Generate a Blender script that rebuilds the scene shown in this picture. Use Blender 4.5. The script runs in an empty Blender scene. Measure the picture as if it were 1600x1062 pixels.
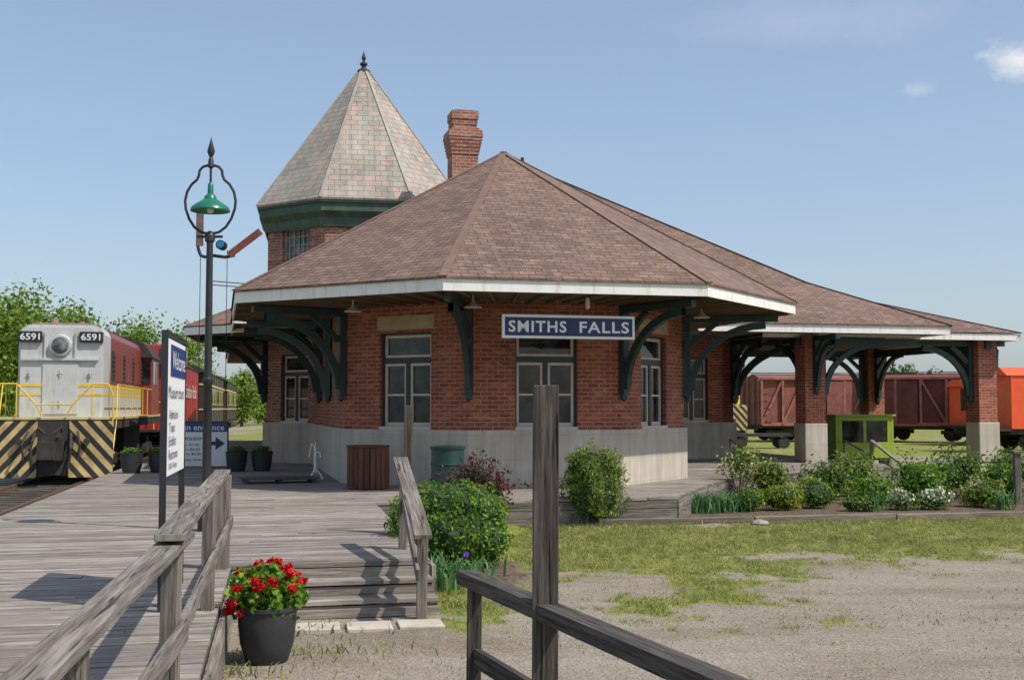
import bpy, math, random
import numpy as np
from mathutils import Vector, Matrix, noise
random.seed(7); np.random.seed(7)
rad=math.radians
sc=bpy.context.scene; COL=sc.collection
V=Vector
# ------------------------------------------------------------------ materials
def nm(name):
    m=bpy.data.materials.new(name); m.use_nodes=True
    nt=m.node_tree; b=nt.nodes['Principled BSDF']; return m,nt,b
def nd(nt,t,**k):
    n=nt.nodes.new(t)
    for a,v in k.items(): setattr(n,a,v)
    return n
def mixc(nt,fac,a,b,mode='MIX'):
    n=nd(nt,'ShaderNodeMix',data_type='RGBA',blend_type=mode)
    for s,v in ((n.inputs[0],fac),(n.inputs[6],a),(n.inputs[7],b)):
        if isinstance(v,bpy.types.NodeSocket): nt.links.new(v,s)
        elif isinstance(v,(int,float)): s.default_value=v
        else: s.default_value=(*v,1) if len(v)==3 else v
    return n.outputs[2]
def math_n(nt,op,a,b=None,clamp=False):
    n=nd(nt,'ShaderNodeMath',operation=op,use_clamp=clamp)
    for i,v in enumerate((a,b)):
        if v is None: continue
        if isinstance(v,bpy.types.NodeSocket): nt.links.new(v,n.inputs[i])
        else: n.inputs[i].default_value=v
    return n.outputs[0]
def coords(nt,kind='Object',scale=(1,1,1)):
    tc=nd(nt,'ShaderNodeTexCoord'); mp=nd(nt,'ShaderNodeMapping'); mp.inputs['Scale'].default_value=scale
    nt.links.new(tc.outputs[kind],mp.inputs[0]); return mp.outputs[0]
def noise_n(nt,vec,scale,detail=4,rough=.55):
    n=nd(nt,'ShaderNodeTexNoise'); n.inputs['Scale'].default_value=scale; n.inputs['Detail'].default_value=detail
    n.inputs['Roughness'].default_value=rough; nt.links.new(vec,n.inputs['Vector']); return n.outputs['Fac']
def ramp(nt,fac,stops):
    r=nd(nt,'ShaderNodeValToRGB'); e=r.color_ramp.elements
    while len(e)<len(stops): e.new(.5)
    for el,(p,c) in zip(e,stops): el.position=p; el.color=(*c,1)
    nt.links.new(fac,r.inputs[0]); return r.outputs[0]
def bump(nt,b,h,strength=.3,dist=.01):
    n=nd(nt,'ShaderNodeBump'); n.inputs['Strength'].default_value=strength; n.inputs['Distance'].default_value=dist
    nt.links.new(h,n.inputs['Height']); nt.links.new(n.outputs[0],b.inputs['Normal'])
def paint(name,c,rough=.6,var=.25,sc_=2.5,metal=0,bmp=.1,dirt=None,damt=1.0):
    m,nt,b=nm(name); v=coords(nt); f=noise_n(nt,v,sc_,6,.65)
    lo=tuple(x*(1-var) for x in c); hi=tuple(min(1,x*(1+var)) for x in c)
    cc=ramp(nt,f,[(.3,lo),(.7,hi)])
    if dirt:
        f2=noise_n(nt,coords(nt,'Object',(3,3,.7)),1.7,8,.7); fr=ramp(nt,f2,[(.52,(0,0,0)),(.75,(damt,)*3)])
        cc=mixc(nt,fr,cc,dirt)
    nt.links.new(cc,b.inputs['Base Color']); b.inputs['Roughness'].default_value=rough; b.inputs['Metallic'].default_value=metal
    if bmp: bump(nt,b,noise_n(nt,v,40,3),bmp,.004)
    return m
def brickm(name,c1,c2,mortar,bw,bh,ms,offset=.5,bias=0,rough=.85,bstr=.5,grime=.35,tint=None,gscale=.7,smooth=.1,tint2=None,streak=0):
    m,nt,b=nm(name); v=coords(nt,'UV')
    br=nd(nt,'ShaderNodeTexBrick'); br.offset=offset
    nt.links.new(v,br.inputs['Vector'])
    for k,x in (('Color1',(*c1,1)),('Color2',(*c2,1)),('Mortar',(*mortar,1)),('Scale',1),('Mortar Size',ms),('Mortar Smooth',smooth),('Bias',bias),('Brick Width',bw),('Row Height',bh)):
        br.inputs[k].default_value=x
    o=coords(nt); f=noise_n(nt,o,gscale,7,.6)
    g=ramp(nt,f,[(.3,(1-grime,)*3),(.7,(1.0+grime*.3,)*3)])
    cc=mixc(nt,1.0,br.outputs['Color'],g,'MULTIPLY')
    for q,(tn,lo_,sd) in enumerate(((tint,.5,.45),(tint2,.53,.62))):
        if tn is None: continue
        f3=noise_n(nt,coords(nt,'UV',(1.2/bw,1.2/bh,1)),sd,3,.8); fr=ramp(nt,f3,[(lo_,(0,0,0)),(lo_+.14,(1,1,1))])
        mk=math_n(nt,'MULTIPLY',fr,math_n(nt,'SUBTRACT',1.0,br.outputs['Fac'])); cc=mixc(nt,mk,cc,tn)
    if streak:
        fs=noise_n(nt,coords(nt,'UV',(5,.35,1)),1.0,6,.65); cc=mixc(nt,1.0,cc,ramp(nt,fs,[(.35,(1-streak,)*3),(.6,(1.04,)*3)]),'MULTIPLY')
    nt.links.new(cc,b.inputs['Base Color']); b.inputs['Roughness'].default_value=rough
    h=math_n(nt,'ADD',math_n(nt,'MULTIPLY',br.outputs['Fac'],-1.0),math_n(nt,'MULTIPLY',noise_n(nt,v,30,4),.35))
    bump(nt,b,h,bstr,.012); return m
def woodm(name,dark,light,stretch=22,bstr=.6,isl=.35,rough=.9,stain=None,crack=.0):
    m,nt,b=nm(name); v=coords(nt,'UV',(1.2,stretch,1))
    f=noise_n(nt,v,1.6,8,.7); f2=noise_n(nt,coords(nt,'UV',(.6,5,1)),1.0,4,.6)
    s=math_n(nt,'ADD',math_n(nt,'MULTIPLY',f,.65),math_n(nt,'MULTIPLY',f2,.35))
    cc=ramp(nt,s,[(.34,tuple(x*.55 for x in dark)),(.46,dark),(.6,light)])
    ge=nd(nt,'ShaderNodeNewGeometry'); rp=ramp(nt,ge.outputs['Random Per Island'],[(0,(1-isl,)*3),(1,(1+isl*.55,1+isl*.5,1+isl*.45))])
    cc=mixc(nt,1.0,cc,rp,'MULTIPLY'); h=f
    if crack:
        fc=noise_n(nt,coords(nt,'UV',(1.6,38,1)),1.0,4,.5); ck=ramp(nt,fc,[(.33,(0,0,0)),(.39,(1,1,1))])
        cc=mixc(nt,crack,cc,mixc(nt,1.0,cc,ck,'MULTIPLY')); h=math_n(nt,'ADD',f,ck)
        vk=nd(nt,'ShaderNodeTexVoronoi'); vk.inputs['Scale'].default_value=1; nt.links.new(coords(nt,'UV',(1.7,6,1)),vk.inputs['Vector'])
        kk=ramp(nt,vk.outputs['Distance'],[(.05,(.3,.28,.26)),(.13,(1,1,1))]); cc=mixc(nt,1.0,cc,kk,'MULTIPLY')
    if stain:
        f4=ramp(nt,noise_n(nt,coords(nt),.8,5,.6),[(.48,(0,0,0)),(.7,(.8,)*3)]); cc=mixc(nt,f4,cc,stain)
    nt.links.new(cc,b.inputs['Base Color']); b.inputs['Roughness'].default_value=rough
    bump(nt,b,h,bstr,.006); return m
def leafm(name,stops,trans=.35,rough=.55):
    m,nt,b=nm(name); ge=nd(nt,'ShaderNodeNewGeometry')
    cc=ramp(nt,ge.outputs['Random Per Island'],stops)
    f=noise_n(nt,coords(nt),1.3,3); g=ramp(nt,f,[(.35,(.7,.75,.7)),(.65,(1.15,1.15,1.05))]); cc=mixc(nt,1.0,cc,g,'MULTIPLY')
    nt.links.new(cc,b.inputs['Base Color']); b.inputs['Roughness'].default_value=rough
    b.inputs['Specular IOR Level'].default_value=.3
    tr=nd(nt,'ShaderNodeBsdfTranslucent'); nt.links.new(cc,tr.inputs[0]); mx=nd(nt,'ShaderNodeMixShader'); mx.inputs[0].default_value=trans
    nt.links.new(b.outputs[0],mx.inputs[1]); nt.links.new(tr.outputs[0],mx.inputs[2])
    nt.links.new(mx.outputs[0],nt.nodes['Material Output'].inputs[0]); return m
def glassm(name,c,rough=.04,spec=.5):
    m,nt,b=nm(name); f=noise_n(nt,coords(nt,'Object',(1,1,1)),2.2,4,.6)
    nt.links.new(ramp(nt,f,[(.42,tuple(x*.15 for x in c)),(.6,c)]),b.inputs['Base Color'])
    b.inputs['Roughness'].default_value=rough; b.inputs['Specular IOR Level'].default_value=spec
    bump(nt,b,noise_n(nt,coords(nt),2.2,2),.06,.05); return m
M={}
M['brick']=brickm('red_brick',(.35,.082,.04),(.225,.052,.028),(.38,.27,.2),.25,.088,.0085,tint=(.45,.14,.07),grime=.34)
M['brick_old']=brickm('weathered_brick',(.36,.12,.07),(.23,.07,.042),(.40,.32,.26),.24,.085,.011,tint=(.48,.25,.17),grime=.4)
M['found']=brickm('stone_foundation',(.54,.48,.395),(.51,.452,.37),(.43,.38,.31),1.35,.5,.005,grime=.24,bstr=.2,streak=.22)
M['stone']=paint('sandstone',(.40,.30,.185),.9,.25,3,bmp=.4)
M['shingle']=brickm('asphalt_shingle',(.225,.138,.102),(.155,.094,.07),(.075,.047,.036),.32,.15,.010,bias=0,grime=.25,tint=(.265,.172,.132),gscale=.45,bstr=.7,streak=.16)
M['cap']=paint('shingle_cap',(.18,.11,.082),.9,.2,3,bmp=.4)
M['slate']=brickm('tower_slate',(.43,.38,.32),(.33,.31,.265),(.17,.145,.12),.34,.21,.008,grime=.32,tint=(.48,.32,.25),tint2=(.37,.36,.30),bstr=.6,streak=.2)
M['slatecap']=paint('slate_cap',(.36,.33,.28),.9,.2,3,bmp=.4)
M['white']=paint('white_paint',(.8,.78,.73),.55,.08,4,dirt=(.50,.43,.33))
M['green']=paint('dark_green_paint',(.016,.04,.038),.5,.3,3)
M['green2']=paint('tower_green_paint',(.045,.09,.065),.6,.3,3,dirt=(.12,.13,.09))
M['frame']=paint('pale_pink_frame',(.60,.48,.42),.6,.12,5)
M['glass']=glassm('window_glass',(.04,.045,.045))
M['soffit']=brickm('soffit_boards',(.20,.135,.08),(.15,.10,.06),(.06,.045,.03),3.0,.11,.008,grime=.35,bstr=.3)
M['wood']=woodm('weathered_wood',(.145,.122,.10),(.33,.295,.255),24,.8,.3,crack=.8)
M['wood_d']=woodm('dark_weathered_wood',(.055,.045,.037),(.165,.138,.112),26,1.0,crack=1.0)
M['plank']=woodm('deck_planks',(.21,.178,.15),(.42,.375,.325),18,.5,.3,stain=(.17,.145,.125),crack=.6)
M['timber']=woodm('bed_timber',(.14,.11,.08),(.28,.23,.18))
M['bin_wood']=woodm('stained_slats',(.1,.04,.022),(.19,.08,.045))
M['black']=paint('black_metal',(.022,.022,.024),.45,.3,6)
M['dark']=paint('dark_underframe',(.035,.031,.028),.75,.4,4,dirt=(.08,.065,.05))
M['rust']=paint('rusty_hood_top',(.3,.2,.15),.8,.35,3,dirt=(.4,.36,.32))
M['tub']=paint('charcoal_tub',(.03,.031,.033),.6,.25,6)
M['sign_w']=paint('sign_white',(.8,.8,.78),.5,.04,3,bmp=0)
M['navy']=paint('navy_blue',(.012,.016,.09),.4,.12,3,bmp=0)
M['blue']=paint('sign_blue',(.02,.055,.2),.4,.12,3,bmp=0)
M['txtw']=paint('white_letters',(.8,.8,.78),.5,.03,3,bmp=0)
M['txtd']=paint('dark_letters',(.03,.04,.09),.5,.03,3,bmp=0)
M['teal']=paint('teal_barrel_paint',(.01,.048,.045),.5,.25,5,dirt=(.05,.06,.05))
M['shade']=paint('green_enamel',(.012,.15,.09),.3,.15,5,bmp=0)
M['bulb']=paint('frosted_bulb',(.75,.73,.66),.3,.05,3,bmp=0)
M['locogrey']=paint('locomotive_grey',(.52,.53,.525),.45,.1,2,dirt=(.34,.30,.255),damt=.8)
M['maroon']=paint('maroon_paint',(.24,.035,.025),.4,.2,2,dirt=(.13,.045,.035))
M['red']=paint('caboose_red',(.38,.03,.025),.4,.15,2)
M['yellow']=paint('yellow_paint',(.72,.5,.05),.45,.12,4)
M['boxcar']=paint('boxcar_oxide',(.15,.038,.03),.85,.35,1.5,dirt=(.08,.04,.034))
M['boxcar2']=paint('faded_boxcar_oxide',(.22,.075,.055),.85,.35,1.5,dirt=(.13,.07,.055))
M['boxcar_d']=paint('boxcar_brace_paint',(.30,.11,.085),.8,.35,2)
M['orange']=paint('orange_paint',(.8,.10,.022),.5,.12,2,dirt=(.5,.09,.03),damt=.6)
M['lime']=paint('lime_paint',(.30,.40,.03),.5,.2,3)
M['coach']=paint('coach_dark',(.05,.035,.022),.5,.2,3)
M['cream']=paint('cream_band',(.55,.45,.2),.5,.1,3)
M['redarm']=paint('signal_red',(.2,.05,.032),.7,.35,6,dirt=(.22,.15,.12))
M['brownarm']=paint('signal_brown',(.17,.11,.085),.7,.3,5)
M['rail']=paint('rusty_rail',(.12,.07,.045),.5,.3,8)
M['concrete']=paint('paver_concrete',(.45,.40,.33),.9,.2,3,bmp=.4)
M['pebble']=paint('pebble_grey',(.3,.265,.225),.9,.35,9,bmp=.3)
M['bark']=paint('bark',(.1,.075,.055),.95,.35,5,bmp=.6)
M['bluel']=paint('blue_lens',(.01,.2,.42),.1,.1,3,bmp=0)
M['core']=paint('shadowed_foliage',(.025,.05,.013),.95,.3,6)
def stripes(name,dark,lite):
    m,nt,b=nm(name); tc=nd(nt,'ShaderNodeTexCoord'); s=nd(nt,'ShaderNodeSeparateXYZ'); nt.links.new(tc.outputs['Object'],s.inputs[0])
    a=math_n(nt,'ABSOLUTE',s.outputs[0]); k=math_n(nt,'ADD',math_n(nt,'MULTIPLY',a,1.1),s.outputs[2])
    f=math_n(nt,'GREATER_THAN',math_n(nt,'FRACT',math_n(nt,'MULTIPLY',k,2.4)),.5)
    dn=ramp(nt,noise_n(nt,tc.outputs['Object'],3,7,.7),[(.35,(.5,.47,.42)),(.65,(1,1,1))])
    cc=mixc(nt,1.0,mixc(nt,f,dark,lite),dn,'MULTIPLY'); nt.links.new(cc,b.inputs['Base Color']); b.inputs['Roughness'].default_value=.55; return m
M['chev']=stripes('hazard_stripes',(.03,.028,.026),(.62,.47,.2))
M['leaf_box']=leafm('boxwood_leaf',[(0,(.06,.13,.012)),(.5,(.14,.28,.02)),(1,(.26,.42,.05))])
M['leaf_arb']=leafm('arborvitae_leaf',[(0,(.08,.13,.018)),(.5,(.19,.26,.04)),(1,(.36,.42,.10))])
M['leaf_mid']=leafm('shrub_leaf',[(0,(.05,.10,.018)),(.5,(.12,.21,.035)),(1,(.22,.33,.06))])
M['leaf_lime']=leafm('lime_shrub_leaf',[(0,(.16,.22,.015)),(.5,(.32,.4,.03)),(1,(.5,.54,.06))])
M['leaf_red']=leafm('barberry_leaf',[(0,(.06,.016,.022)),(.5,(.13,.04,.04)),(1,(.22,.11,.08))])
M['leaf_tree']=leafm('tree_leaf',[(0,(.08,.14,.02)),(.5,(.18,.28,.035)),(1,(.32,.42,.07))],.45)
M['leaf_far']=leafm('far_tree_leaf',[(0,(.06,.10,.035)),(.5,(.11,.17,.06)),(1,(.18,.24,.09))])
M['blade']=leafm('grass_blade',[(0,(.12,.155,.03)),(.45,(.235,.27,.06)),(.7,(.35,.35,.12)),(1,(.5,.42,.23))])
M['iris']=leafm('iris_leaf',[(0,(.06,.15,.06)),(.5,(.12,.26,.1)),(1,(.2,.36,.15))])
M['pet_red']=leafm('red_petal',[(0,(.42,.003,.006)),(1,(.8,.015,.02))],.2)
M['pet_white']=leafm('white_petal',[(0,(.6,.6,.5)),(1,(.85,.85,.75))],.2)
M['pet_yel']=leafm('cream_petal',[(0,(.6,.55,.25)),(1,(.8,.75,.4))],.2)
M['pet_pur']=leafm('purple_petal',[(0,(.12,.06,.35)),(1,(.2,.1,.5))],.2)
M['coachglass']=glassm('pale_wired_glass',(.22,.25,.25),.3)
# ------------------------------------------------------------------ mesh builder
class MB:
    def __init__(s): s.v=[];s.f=[];s.uv=[];s.mi=[];s.m=0
    def face(s,pts,uv=None):
        i=len(s.v); s.v+= [tuple(p) for p in pts]; s.f.append(tuple(range(i,i+len(pts)))); s.uv.append(uv); s.mi.append(s.m)
    def _hex(s,c,uvl=None):
        i=len(s.v); s.v+=[tuple(p) for p in c]
        for q in ((0,3,2,1),(4,5,6,7),(0,1,5,4),(1,2,6,5),(2,3,7,6),(3,0,4,7)):
            s.f.append(tuple(i+k for k in q)); s.mi.append(s.m)
            s.uv.append([uvl[k] for k in q] if uvl else None)
    def box(s,x0,x1,y0,y1,z0,z1):
        s._hex([(x0,y0,z0),(x1,y0,z0),(x1,y1,z0),(x0,y1,z0),(x0,y0,z1),(x1,y0,z1),(x1,y1,z1),(x0,y1,z1)])
    def obox(s,p,u,n,s0,s1,n0,n1,z0,z1):
        def P(a,b,z): return (p[0]+u[0]*a+n[0]*b,p[1]+u[1]*a+n[1]*b,z)
        s._hex([P(s0,n1,z0),P(s1,n1,z0),P(s1,n0,z0),P(s0,n0,z0),P(s0,n1,z1),P(s1,n1,z1),P(s1,n0,z1),P(s0,n0,z1)])
    def beam(s,p,q,w,h,up=(0,0,1)):
        p=V(p);q=V(q);d=(q-p); L=d.length; d.normalize(); up=V(up)
        if abs(d.dot(up))>.95: up=V((0,1,0))
        sd=d.cross(up).normalized(); uu=sd.cross(d).normalized()
        o=random.random()*20; o2=random.random()*7
        c=[];
        for e in (p,q):
            for a,b in ((-1,-1),(1,-1),(1,1),(-1,1)): c.append(e+sd*(a*w/2)+uu*(b*h/2))
        i=len(s.v); s.v+=[tuple(x) for x in c]
        per=[0,w,w+h,2*w+h,2*w+2*h]
        for k in range(4):
            k2=(k+1)%4; s.f.append((i+k,i+k+4,i+k2+4,i+k2)[::-1]); s.mi.append(s.m)
            s.uv.append([(o,o2+per[k]),(o+L,o2+per[k]),(o+L,o2+per[k+1]),(o,o2+per[k+1])][::-1])
        s.f.append((i,i+1,i+2,i+3)[::-1]); s.mi.append(s.m); s.uv.append([(o,o2),(o,o2+.05),(o+.01,o2+.05),(o+.01,o2)])
        s.f.append((i+4,i+5,i+6,i+7)); s.mi.append(s.m); s.uv.append([(o,o2),(o,o2+.05),(o+.01,o2+.05),(o+.01,o2)])
    def cyl(s,p,q,r0,r1=None,n=14,caps=True):
        if r1 is None: r1=r0
        p=V(p);q=V(q);d=(q-p).normalized(); up=V((0,0,1)) if abs(d.z)<.9 else V((1,0,0))
        a=d.cross(up).normalized(); b=d.cross(a).normalized(); i=len(s.v)
        for e,r in ((p,r0),(q,r1)):
            for k in range(n):
                t=2*math.pi*k/n; s.v.append(tuple(e+a*math.cos(t)*r+b*math.sin(t)*r))
        for k in range(n):
            k2=(k+1)%n; s.f.append((i+k,i+k2,i+n+k2,i+n+k)[::-1]); s.uv.append(None); s.mi.append(s.m)
        if caps:
            s.f.append(tuple(i+k for k in range(n))); s.uv.append(None); s.mi.append(s.m)
            s.f.append(tuple(i+n+k for k in range(n))[::-1]); s.uv.append(None); s.mi.append(s.m)
    def lathe(s,prof,n=20,c=(0,0,0),ang0=0):
        i=len(s.v)
        for r,z in prof:
            for k in range(n):
                t=ang0+2*math.pi*k/n; s.v.append((c[0]+r*math.cos(t),c[1]+r*math.sin(t),c[2]+z))
        for j in range(len(prof)-1):
            for k in range(n):
                k2=(k+1)%n; s.f.append((i+j*n+k,i+j*n+k2,i+(j+1)*n+k2,i+(j+1)*n+k)); s.uv.append(None); s.mi.append(s.m)
    def tube(s,pts,r,n=8):
        for a,b in zip(pts[:-1],pts[1:]): s.cyl(a,b,r,r,n,True)
    def prism(s,pts,z0,z1):
        n=len(pts)
        for k in range(n):
            a=pts[k]; b=pts[(k+1)%n]; s.face([(a[0],a[1],z0),(b[0],b[1],z0),(b[0],b[1],z1),(a[0],a[1],z1)])
        s.face([(a[0],a[1],z1) for a in pts]); s.face([(a[0],a[1],z0) for a in pts[::-1]])
    def build(s,name,mats,parent=None,smooth=False,bevel=0,loc=None,rot=None,label=None):
        me=bpy.data.meshes.new(name); me.from_pydata(s.v,[],s.f)
        if not isinstance(mats,(list,tuple)): mats=[mats]
        for m in mats: me.materials.append(M[m] if isinstance(m,str) else m)
        me.polygons.foreach_set('material_index',s.mi)
        uvl=me.uv_layers.new(name='UVMap'); Z=V((0,0,1))
        buf=[]
        for p,uv in zip(me.polygons,s.uv):
            if uv: 
                for c in uv: buf+= [c[0],c[1]]
                continue
            n=p.normal
            if abs(n.z)>.97: t=V((1,0,0)); b=V((0,1,0))
            else: t=Z.cross(n).normalized(); b=n.cross(t)
            for vi in p.vertices:
                c=me.vertices[vi].co; buf+=[c.dot(t),c.dot(b)]
        uvl.data.foreach_set('uv',buf)
        if smooth: me.shade_smooth(); me.set_sharp_from_angle(angle=rad(38))
        ob=bpy.data.objects.new(name,me); COL.objects.link(ob)
        if parent: ob.parent=parent
        if loc is not None: ob.location=loc
        if rot is not None: ob.rotation_euler=rot
        if bevel:
            md=ob.modifiers.new('bevel','BEVEL'); md.width=bevel; md.segments=2; md.limit_method='ANGLE'
        if label: ob['label']=label
        return ob
def tag(o,label,cat,group=None):
    o['label']=label;o['category']=cat
    if group: o['group']=group
    return o
def thing(name,label,cat,loc=(0,0,0),rot=0,group=None):
    e=bpy.data.objects.new(name,None); e.empty_display_size=.3; COL.objects.link(e); e.location=loc; e.rotation_euler=(0,0,rot)
    return tag(e,label,cat,group)
def copy_thing(src,loc,rot,label=None):
    n=src.copy(); COL.objects.link(n); n.location=loc; n.rotation_euler=(0,0,rot)
    if label: n['label']=label
    def rec(a,b):
        for ch in [o for o in list(COL.objects) if o.parent==a]:
            c=ch.copy(); COL.objects.link(c); c.parent=b; rec(ch,c)
    rec(src,n); return n
def text(lines,parent,loc,rot,mat,name='lettering',bold=0.0,th=.004,space=1.0):
    vs=[];fs=[]
    for body,x0,x1,y0,y1 in lines:
        cu=bpy.data.curves.new('t','FONT'); cu.body=body; cu.size=1; cu.offset=bold; cu.resolution_u=3; cu.space_character=space
        o=bpy.data.objects.new('t',cu); COL.objects.link(o); bpy.context.view_layer.update()
        me=bpy.data.meshes.new_from_object(o.evaluated_get(bpy.context.evaluated_depsgraph_get()))
        co=np.array([v.co[:] for v in me.vertices]); mn=co.min(0); mx=co.max(0)
        i=len(vs)
        for c in co: vs.append((x0+(c[0]-mn[0])/(mx[0]-mn[0])*(x1-x0),y0+(c[1]-mn[1])/(mx[1]-mn[1])*(y1-y0),th))
        for p in me.polygons: fs.append(tuple(i+k for k in p.vertices))
        bpy.data.objects.remove(o); bpy.data.meshes.remove(me)
    me=bpy.data.meshes.new(name); me.from_pydata(vs,[],fs); me.materials.append(M[mat])
    ob=bpy.data.objects.new(name,me); COL.objects.link(ob); ob.parent=parent; ob.location=loc; ob.rotation_euler=rot
    return ob
# foliage ------------------------------------------------------------
def foliage(name,blobs,n,size,mat,seed=0,parent=None,core=.8,aspect=.5,shell=.35,lump=.16,loc=None):
    rg=np.random.RandomState(seed); bl=np.array(blobs,float)
    w=(bl[:,3]*bl[:,4]+bl[:,4]*bl[:,5]+bl[:,3]*bl[:,5]); w/=w.sum()
    idx=rg.choice(len(bl),n,p=w); d=rg.normal(size=(n,3)); d/=np.linalg.norm(d,axis=1)[:,None]
    ph=rg.rand(6)*6
    lm=1+lump*(np.sin(d[:,0]*7+ph[0]+idx)*np.sin(d[:,1]*6+ph[1])+np.sin(d[:,2]*8+ph[2]+idx*2)*np.cos(d[:,0]*5+ph[3]))
    r=(1-rg.rand(n)**1.6*shell)*lm+rg.normal(size=n)*.03
    P=bl[idx,:3]+d*r[:,None]*bl[idx,3:6]
    k=P[:,2]>0.0; 
    nrm=d*.9+rg.normal(size=(n,3))*.7; nrm/=np.linalg.norm(nrm,axis=1)[:,None]
    t=np.cross(nrm,rg.normal(size=(n,3))); t/=np.linalg.norm(t,axis=1)[:,None]; b=np.cross(nrm,t)
    s=size*(.6+.8*rg.rand(n))[:,None]
    Q=np.stack([P-t*s*.5,P-b*s*aspect*.5,P+t*s*.5,P+b*s*aspect*.5],1)[k].reshape(-1,3)
    nq=len(Q)//4; verts=[tuple(x) for x in Q]; faces=[(4*i,4*i+1,4*i+2,4*i+3) for i in range(nq)]; mi=[0]*nq
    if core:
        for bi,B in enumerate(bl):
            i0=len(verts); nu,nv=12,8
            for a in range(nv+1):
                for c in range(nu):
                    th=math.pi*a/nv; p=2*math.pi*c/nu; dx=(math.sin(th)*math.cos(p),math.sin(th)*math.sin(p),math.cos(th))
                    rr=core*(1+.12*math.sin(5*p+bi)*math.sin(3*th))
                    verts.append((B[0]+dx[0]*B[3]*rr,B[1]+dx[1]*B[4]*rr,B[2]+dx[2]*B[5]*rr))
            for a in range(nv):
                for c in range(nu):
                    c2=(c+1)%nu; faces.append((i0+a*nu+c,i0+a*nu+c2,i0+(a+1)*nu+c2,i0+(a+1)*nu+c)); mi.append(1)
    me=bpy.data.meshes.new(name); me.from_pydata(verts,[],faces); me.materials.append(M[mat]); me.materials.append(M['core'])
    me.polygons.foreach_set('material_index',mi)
    ob=bpy.data.objects.new(name,me); COL.objects.link(ob)
    if parent: ob.parent=parent
    if loc is not None: ob.location=loc
    return ob
def blades(name,P,H,W,mat,lean=.35,seed=0,parent=None,seg=1):
    rg=np.random.RandomState(seed); n=len(P); a=rg.rand(n)*2*math.pi; t=np.stack([np.cos(a),np.sin(a),np.zeros(n)],1)
    l=rg.normal(size=(n,3))*lean; l[:,2]=0
    H=np.asarray(H).reshape(-1,1)*np.ones((n,1)); W=np.asarray(W).reshape(-1,1)*np.ones((n,1))
    up=np.array([[0,0,1.]])
    if seg==1:
        Q=np.stack([P-t*W/2,P+t*W/2,P+up*H+l*H],1).reshape(-1,3); F=[(3*i,3*i+1,3*i+2) for i in range(n)]
    else:
        m1=P+up*H*.6+l*H*.35; m2=P+up*H*.85+l*H*1.1
        Q=np.stack([P-t*W/2,P+t*W/2,m1+t*W/2,m1-t*W/2,m2],1).reshape(-1,3)
        F=[]
        for i in range(n): F+=[(5*i,5*i+1,5*i+2,5*i+3),(5*i+3,5*i+2,5*i+4)]
    me=bpy.data.meshes.new(name); me.from_pydata([tuple(x) for x in Q],[],F); me.materials.append(M[mat])
    ob=bpy.data.objects.new(name,me); COL.objects.link(ob)
    if parent: ob.parent=parent
    return ob
# ------------------------------------------------------------------ camera, light, world
cam=bpy.data.cameras.new('camera'); co=bpy.data.objects.new('camera',cam); COL.objects.link(co); sc.camera=co
cam.lens=42.75; cam.sensor_width=36; cam.clip_end=6000; cam.clip_start=.05
co.location=(0,0,2.05); co.rotation_euler=(rad(90+3.19),0,0)
EL=rad(54); AZ=V((.90,-.44,0)).normalized()
sv=V((AZ.x*math.cos(EL),AZ.y*math.cos(EL),math.sin(EL)))
sl=bpy.data.lights.new('sun','SUN'); sl.energy=4.4; sl.angle=rad(.5); sl.color=(1,.945,.86)
so=bpy.data.objects.new('sun',sl); COL.objects.link(so); so.rotation_euler=(-sv).to_track_quat('-Z','Y').to_euler(); so.location=(20,-10,30)
w=bpy.data.worlds.new('World'); sc.world=w; w.use_nodes=True; nt=w.node_tree
bg=nt.nodes['Background']; sky=nd(nt,'ShaderNodeTexSky',sky_type='NISHITA'); sky.sun_disc=False; sky.sun_elevation=EL
sky.sun_rotation=math.atan2(AZ.x,AZ.y); sky.air_density=1.0; sky.dust_density=1.7; sky.ozone_density=1.6; sky.altitude=50
tc=nd(nt,'ShaderNodeTexCoord')
def cloud(dirv,rx,rz,soft,seedv,nscale=30,amp=.9):
    s=nd(nt,'ShaderNodeVectorMath',operation='SUBTRACT'); nt.links.new(tc.outputs['Generated'],s.inputs[0]); s.inputs[1].default_value=dirv
    m=nd(nt,'ShaderNodeVectorMath',operation='MULTIPLY'); nt.links.new(s.outputs[0],m.inputs[0]); m.inputs[1].default_value=(1/rx,1/rx,1/rz)
    l=nd(nt,'ShaderNodeVectorMath',operation='LENGTH'); nt.links.new(m.outputs[0],l.inputs[0])
    mp=nd(nt,'ShaderNodeMapping'); mp.inputs['Location'].default_value=seedv; mp.inputs['Scale'].default_value=(1,1,1.6); nt.links.new(tc.outputs['Generated'],mp.inputs[0])
    n=noise_n(nt,mp.outputs[0],nscale,8,.6)
    v=math_n(nt,'SUBTRACT',math_n(nt,'ADD',1.0,math_n(nt,'MULTIPLY',math_n(nt,'SUBTRACT',n,.5),amp*2.6)),l.outputs['Value'])
    return math_n(nt,'MULTIPLY',v,soft,True)
c1=cloud((.380,.890,.258),.032,.018,1.0,(0,0,0),34)
c2=cloud((.309,.9195,.243),.015,.006,.5,(3,1,0),50)
c3=math_n(nt,'MULTIPLY',cloud((.22,.93,.30),.16,.02,.5,(5,2,1),9,1.2),.25)
cm=math_n(nt,'MAXIMUM',c1,math_n(nt,'MAXIMUM',math_n(nt,'MULTIPLY',c2,.5),c3))
hz=mixc(nt,.27,sky.outputs[0],(4.0,5.0,6.5))
skc=mixc(nt,cm,hz,(6.0,6.1,6.3))
nt.links.new(skc,bg.inputs[0]); bg.inputs[1].default_value=.14
sc.view_settings.view_transform='Standard'; sc.view_settings.look='None'; sc.view_settings.exposure=0
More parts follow.
